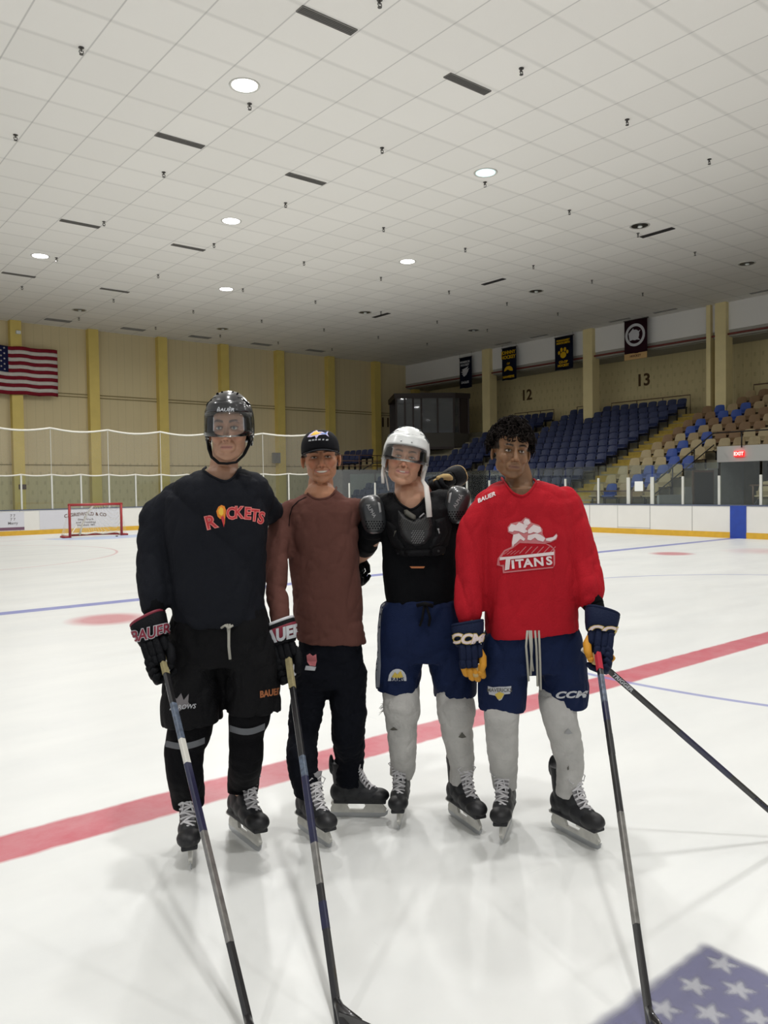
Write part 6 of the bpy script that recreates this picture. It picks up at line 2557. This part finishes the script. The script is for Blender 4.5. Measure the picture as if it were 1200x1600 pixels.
for x0, x1, x2 in ((662, 660, 656), (668, 672, 670)):
    cord('drawstring', [g(664, 944, 3.59), g(x0, 952, 3.575), g(x1, 966, 3.58), g(x2, 978, 3.59)], 0.006, M['strap_black'], p3, b3)
cord('drawstring', [g(652, 946, 3.60), g(664, 943, 3.575), g(676, 947, 3.59)], 0.009, M['strap_black'], p3, b3)

s3l, v3l = sock([(624, 1060, D3 - .01, 30), (627, 1090, D3 - .04, 29.5), (628, 1108, D3 - .05, 30), (628, 1135, D3 - .03, 24.5), (629, 1170, D3 - .01, 22.5), (630, 1195, A[2]-.01, 20), (A[0], A[1], A[2], 18)], (True, False), M['white_sock'], t3, b3, 60.0, 0.009, scale=(8, 8, 12))
s3r, v3r = sock([(708, 1062, D3 - .01, 30), (711, 1092, D3 - .04, 29.5), (713, 1112, D3 - .05, 30), (714, 1140, D3 - .03, 25.5), (719, 1175, D3, 22.5), (722, 1198, B2[2]-.01, 20), (B2[0], B2[1], B2[2], 18)], (True, False), M['white_sock'], t3, b3, 66.0, 0.009, scale=(8, 8, 12))
print_poly('sock_mark', [[(716, 1152), (722, 1144), (729, 1152), (722, 1153.5)]], v3r, M['mesh_grey'], s3r, b3, D3, eps=0.003)
print_poly('sock_mark', [[(609, 1140), (615, 1136), (622, 1141), (613, 1141.5)]], v3l, M['mesh_grey'], s3l, b3, D3, eps=0.003)
mb = MB()
rs2 = random.Random(5)
for i in range(26):
    p = g(602 + rs2.random() * 5, 1098 + rs2.random() * 14, D3 - .03)
    q = p + Vector((-0.012 - rs2.random() * 0.022, rs2.uniform(-.01, .01), rs2.uniform(-.03, 0.004)))
    mb.tube([p, (p + q) / 2 + Vector((0, 0, .003)), q], [0.0022, 0.0015, 0.0006], 5)
gpart('frayed_threads', mb, M['white_sock'], s3l, b3)

# ================================================================== player 4: red jersey
D4 = 3.58
t4, b4 = person_root(g(838, 1290, D4), 'person with dark curly hair in a red jersey and navy shorts, rightmost of the four')
H4 = Head(805.5, 705.0, 3.47, (0.97, 1.04, 1.04), yaw=4, pitch=-1, roll=-6)
an4, sk = skate(gground(784, 1322), -18, -5, t4, b4, 1.08)
an4r, sk = skate(gground(937, 1331), 30, 0, t4, b4, 1.08)
A, B2 = px_of(an4), px_of(an4r)
me = make_body(H4, D4,
               [[(760, 795, D4, 16), (736, 880, D4 - .03, 13), (733, 990, D4 - .10, 10)], [(888, 795, D4, 16), (913, 885, D4 - .04, 13), (930, 955, D4 - .13, 12), (936, 990, D4 - .17, 10)]],
               [[(790, 1010, D4, 32), (785, 1120, D4 - .01, 19), (A[0], A[1], A[2]+.01, 9)], [(872, 1010, D4, 32), (876, 1120, D4 - .01, 15), (B2[0], B2[1], B2[2]+.01, 9)]],
               [(762, 775, 845, .08, 0), (790, 766, 880, .09, 0), (880, 780, 876, .09, 0), (970, 780, 884, .09, 0), (1020, 780, 888, .09, 0), (1035, 786, 882, .09, 0)],
               [(807, 728, 3.60, 19), (811, 752, 3.60, 21.5), (812, 772, 3.59, 26), (813, 795, 3.60, 30)], jaw=1.0)
H4.finish(me, (134, 98, 68), (30, 24, 20), 0.0, lips=(122, 80, 64), ruddy=0.12, stubble=0.10, brow=1.1)
bo4 = gpart('body', me, M['skin'], t4, b4)
H4.eyes(t4, b4, M['iris_brown'], 0.9)
# curly hair
hr = random.Random(11)
mb = MB()
H4.sph(mb, (0, 0.020, 0.048), (0.080, 0.092, 0.080), 24, 14)
me = fuse(mb, 0.006, 2)
folds(me, 0.012, (22, 22, 22), 2.0)
hair = gpart('hair', me, M['hair_dark'], t4, b4)
mb = MB()
cnt = 0
while cnt < 620:
    th, ph = math.acos(1 - 1.35 * hr.random()), hr.random() * 2 * math.pi
    dirn = Vector((math.sin(th) * math.cos(ph), math.sin(th) * math.sin(ph), math.cos(th)))
    front = -dirn.y
    p0 = Vector((dirn.x * 0.080, 0.018 + dirn.y * 0.092, 0.046 + dirn.z * 0.078))
    if front > 0.35 and p0.z < 0.048:
        continue
    if p0.z < 0.020 and front > -0.05:
        continue
    cnt += 1
    L = 0.030 + 0.020 * hr.random()
    r_ = 0.006 + 0.004 * hr.random()
    w = hr.random() * 6.28
    a = dirn.cross(Vector((0.3, 0.2, 1))).normalized()
    b = dirn.cross(a).normalized()
    sag = Vector((0, 0, -0.018)) if dirn.z < 0.75 else Vector((0, -0.008, -0.004))
    pts = []
    for k_ in range(9):
        f = k_ / 8
        q = p0 + dirn * (L * math.sin(f * 1.9) * 0.8) + sag * (f * f) * 1.3 + (a * math.cos(w + f * 8.5) + b * math.sin(w + f * 8.5)) * r_ * (0.4 + f)
        if front > 0.3:
            q.z = max(q.z, 0.034 + 0.012 * hr.random())
        pts.append(q)
    H4.tube(mb, pts, [0.0032 * (1 - 0.5 * k_ / 8) for k_ in range(9)], 5)
gpart('curls', mb, M['hair_dark'], hair, b4)

mb = MB()
mb.loft(body_rings([(751, 783, 841, .075, 0.01), (757, 768, 862, .100, 0), (768, 754, 884, .125, 0), (785, 750, 896, .140, 0), (830, 752, 898, .150, 0), (880, 752, 900, .155, 0), (930, 754, 902, .160, 0), (975, 756, 904, .162, 0, 0.05), (988, 758, 905, .162, 0, 0.08)], D4, 2.5, 34))
limb(mb, [(765, 786, D4, 26), (743, 825, D4 - .01, 27), (735, 890, D4 - .03, 25.5), (733, 940, D4 - .06, 24), (734, 962, D4 - .07, 22)], 18)
limb(mb, [(884, 784, D4, 26), (900, 830, D4 - .01, 27), (911, 880, D4 - .04, 27), (918, 915, D4 - .08, 25), (921, 934, D4 - .10, 22)], 18)
me = fuse(mb, 0.0072, 6, 0.5)
folds(me, 0.024, (6, 4, 1.1), 71.0, tilt=-0.10, sharp=4)
folds(me, 0.008, (8, 7, 5), 78.0, tilt=0.6, sharp=4)
jv4 = bvh_of(me)
band_ = cut_neck(me, [(787, 751), (794, 762), (803, 771), (817, 775), (829, 767), (838, 753)], D4, jv4, None, None, b4)
j4 = gpart('jersey', me, M['red_jersey'], t4, b4)
gpart('collar', band_, M['red_jersey'], j4, b4)
hem = [(757, 990), (800, 989), (850, 985), (905, 978)]
# crest: skater over the team name
def cr(pts):
    return [(760 + x / 9.23, 790 + y / 9.23) for x, y in pts]


k4 = dict(maxlen=3)
outer = cr([(150, 860), (165, 760), (260, 640), (360, 595), (365, 500), (385, 420), (310, 380), (305, 310), (350, 255), (440, 235), (500, 225), (560, 168), (620, 190), (650, 245), (760, 280), (810, 340), (810, 410), (850, 470), (960, 450), (1010, 400), (1030, 430), (1010, 490), (930, 530), (850, 540), (940, 580), (990, 640), (990, 850), (960, 900), (240, 975), (230, 880)])
print_poly('crest', [outer], jv4, M['print_rose'], j4, b4, D4, eps=0.0025, **k4)
inner = cr([(185, 800), (270, 660), (380, 615), (400, 600), (480, 540), (860, 555), (960, 620), (970, 880), (260, 950), (255, 850), (200, 860)])
print_poly('crest', [inner], jv4, M['red_jersey'], j4, b4, D4, eps=0.0035, **k4)
skater = [cr([(320, 320), (360, 265), (420, 280), (430, 330), (380, 380), (325, 370)]),
          cr([(420, 290), (470, 240), (520, 260), (600, 290), (560, 340), (600, 370), (540, 400), (470, 370), (400, 360)]),
          cr([(530, 240), (560, 190), (610, 200), (635, 250), (600, 280), (550, 275)]),
          cr([(600, 350), (680, 275), (780, 310), (795, 370), (740, 400), (680, 380), (640, 400), (600, 400)]),
          cr([(390, 420), (470, 400), (560, 480), (540, 510), (490, 480), (430, 540), (400, 560), (380, 600), (370, 540)]),
          cr([(600, 430), (720, 400), (780, 420), (850, 470), (820, 520), (740, 500), (700, 460), (640, 500), (590, 490)]),
          cr([(860, 475), (960, 455), (1010, 415), (1020, 440), (1000, 480), (930, 515), (860, 505)])]
print_poly('crest_skater', skater, jv4, M['print_white'], j4, b4, D4, eps=0.0045, **k4)
strokes = []
for i in range(6):
    x = 470 + i * 85
    strokes.append(cr([(x, 690), (x + 95, 590), (x + 108, 592), (x + 14, 692)]))
for i in range(4):
    x = 240 + i * 50
    strokes.append(cr([(x, 705), (x + 80, 645), (x + 90, 648), (x + 14, 706)]))
print_poly('crest_lines', strokes, jv4, M['print_rose'], j4, b4, D4, eps=0.0045, **k4)
print_poly('crest_bar', [cr([(190, 745), (340, 735), (975, 665), (975, 712), (345, 775), (330, 920), (265, 935), (280, 775), (195, 790)])], jv4, M['print_white'], j4, b4, D4, eps=0.005, **k4)
for ch, x, y in (('I', 383, 855), ('T', 480, 842), ('A', 600, 832), ('N', 755, 818), ('S', 905, 800)):
    qx, qy = cr([(x, y)])[0]
    print_text('crest_lettering', ch, qx, qy, 13, jv4, M['print_white'], j4, b4, D4, rot=5, bold=0.05, stretch=1.15 if ch != 'I' else 1.3, eps=0.0055, maxlen=3)
print_text('lettering', 'BAUER', 759.5, 777.5, 6.2, jv4, M['print_white'], j4, b4, D4, rot=24, bold=0.05, shear=0.3, stretch=1.15, maxlen=3)

mb = MB()
mb.loft(body_rings([(965, 768, 895, .135, 0), (990, 756, 906, .145, 0), (1020, 750, 914, .150, 0), (1045, 756, 910, .14, 0)], D4, 2.6, 32))
limb(mb, [(792, 1020, D4, 42, 1.1), (786, 1060, D4 - .01, 39, 1.1), (784, 1108, D4 - .01, 37, 1.1)], 22, (True, False))
limb(mb, [(872, 1018, D4, 42, 1.1), (880, 1060, D4 - .01, 39, 1.1), (882, 1104, D4 - .01, 36, 1.1)], 22, (True, False))
me = fuse(mb, 0.0075, 4)
folds(me, 0.017, (8, 7, 4), 81.0, 0.5, sharp=4)
pv4 = bvh_of(me)
p4 = gpart('shorts', me, M['navy_shell'], t4, b4)
print_text('lettering', 'CCM', 891, 1086, 10, pv4, M['print_silver'], p4, b4, D4, rot=2, bold=0.07, shear=0.3, stretch=1.55, spacing=1.08)
print_poly('badge', [[(762, 1072), (770, 1074), (780, 1073), (790, 1073), (799, 1072), (797, 1084), (788, 1085), (784, 1093), (780, 1095), (774, 1087), (764, 1085)]], pv4, M['print_silver'], p4, b4, D4, eps=0.003, maxlen=3)
print_poly('badge', [[(773, 1085), (780, 1081), (788, 1084), (783, 1092), (778, 1093)]], pv4, M['print_gold'], p4, b4, D4, eps=0.0045, maxlen=3)
print_text('lettering', 'MAVERICKS', 780.5, 1078.5, 6, pv4, M['mesh_grey'], p4, b4, D4, rot=0, bold=0.03, eps=0.005, stretch=0.9, maxlen=3)
for i, (xa, xb, xc, y1_) in enumerate(((824, 822, 826, 1064), (830, 831, 829, 1055), (836, 838, 840, 1072), (842, 843, 845, 1078), (827, 829, 833, 1048))):
    cord('drawstring', [g(xa, 985, 3.425), g(xb, 1010, 3.415), g((xb + xc) / 2, 1035, 3.415), g(xc, y1_, 3.43)], 0.0048, M['cord_grey'], p4, b4)

s4l, v4l = sock([(784, 1085, D4 - .01, 29), (784, 1112, D4 - .05, 28.5), (784, 1135, D4 - .04, 26.5), (785, 1170, D4 - .01, 25), (787, 1200, A[2] - .02, 22), (A[0], A[1]+2, A[2], 18.5)], (True, False), M['white_sock'], t4, b4, 90.0, 0.006, scale=(7, 7, 16))
s4r, v4r = sock([(868, 1082, D4 - .01, 28), (872, 1108, D4 - .05, 28.5), (877, 1130, D4 - .04, 27), (886, 1165, D4 - .01, 25), (891, 1195, B2[2] - .03, 22), (B2[0], B2[1]+2, B2[2]-.01, 18.5)], (True, False), M['white_sock'], t4, b4, 95.0, 0.007, scale=(7, 7, 16))
print_poly('sock_mark', [[(881, 1146), (888, 1138), (895, 1146), (888, 1147.5)]], v4r, M['pad_light'], s4r, b4, D4, eps=0.003)
print_poly('sock_mark', [[(886, 1200), (888.5, 1196), (889, 1202), (887, 1204)]], v4r, M['mesh_grey'], s4r, b4, D4, eps=0.003)

O = g(733, 1004, 3.47)
dn = g(738, 1062, 3.44) - O
gl4, F4 = glove(O, dn, (1, 0.05, 0.06), t4, b4, 1, M['glove_navy'], M['mustard'], M['glove_navy'], None, 1.1, grip=False, palm=M['tan_palm'])
cv = cuff_bvh(O, dn, (1, 0.05, 0.06), 1.1, 0.002)
print_text('lettering', 'CCM', 728, 999, 15, cv, M['print_gold'], gl4, b4, 3.45, rot=-1, bold=0.12, shear=0.25, stretch=1.15, eps=0.003, maxlen=3)
print_text('lettering', 'CCM', 728, 999, 15, cv, M['print_white'], gl4, b4, 3.45, rot=-1, bold=0.06, shear=0.25, stretch=1.15, eps=0.0045, maxlen=3)
O = g(938, 986, 3.38)
dn = g(932, 1040, 3.33) - O
gl5, F5 = glove(O, dn, (1, -0.05, -0.08), t4, b4, -1, M['glove_navy'], M['glove_navy'], M['glove_navy'], None, 1.12, grip=True, palm=M['tan_palm'], thumb_m=M['mustard'])
mb = MB()
rbox(mb, g(952, 1030, 3.33), (0.05, 0.04, 0.028), 0.6, rot=Matrix.Rotation(R(-35), 3, 'Y'))
gpart('palm', mb, M['mustard'], gl5, b4)
cv = cuff_bvh(O, dn, (1, -0.05, -0.08), 1.12, 0.002)
print_text('lettering', 'CCM', 950, 987, 14, cv, M['print_gold'], gl5, b4, 3.35, rot=-5, bold=0.12, shear=0.2, stretch=1.5, eps=0.003, maxlen=3)
print_text('lettering', 'CCM', 950, 987, 14, cv, M['print_white'], gl5, b4, 3.35, rot=-5, bold=0.06, shear=0.2, stretch=1.5, eps=0.0045, maxlen=3)
mb = MB()
limb(mb, [(922, 936, D4 - .10, 19), (929, 948, D4 - .12, 16)], 16)
gpart('elbow_guard', mb, M['black_shirt'], t4, b4)

# ================================================================== sticks
k0 = g(250, 1012, 3.27)
b0 = gground(399, 1640)
ts, bs, sh_ = stick(k0, b0, 'black and silver hockey stick held by the leftmost player in black', [(0.19, 0.30, M['stick_light']), (0.30, 0.37, M['tape_white']), (0.37, 0.55, M['stick_blue']), (0.55, 0.80, M['stick_silver'])], (-0.3, -1, 0), tape=M['stick_tape'], tape_len=0.14)
k0 = g(449, 1018, 3.43)
b0 = gground(532, 1612)
stick(k0, b0, 'black and blue hockey stick with taped butt, held by the man in the brown shirt', [(0.20, 0.36, M['stick_black']), (0.36, 0.42, M['stick_light']), (0.42, 0.60, M['stick_blue']), (0.60, 0.70, M['stick_silver']), (0.74, 0.80, M['stick_blue'])], (0.85, -0.75, 0), tape=M['stick_tape'], tape_len=0.20)
k0 = g(932, 1008, 3.345)
b0 = gground(1020, 1626)
stick(k0, b0, 'hockey stick with red butt tape, held upright by the player in red', [(0.11, 0.20, M['stick_light']), (0.20, 0.26, M['stick_blue']), (0.30, 0.36, M['pad_dark']), (0.52, 0.78, M['stick_silver'])], (0.15, -1, 0), tape=M['tape_red'], tape_len=0.13)
k0 = g(915, 1016, 3.40)
b0 = gground(1252, 1310)
ts, bs, sh_ = stick(k0, b0, 'black and blue hockey stick slanting out to the right picture edge', [(0.42, 0.66, M['stick_blue'])], (1, -0.3, 0), tape=M['tape_white'], tape_len=0.05)
stick_text('TRIGGER', k0, b0, 0.16, 0.016, M['print_silver'], sh_, bs)
stick_text('FT TEAM', k0, b0, 0.80, 0.010, M['stick_blue'], sh_, bs)
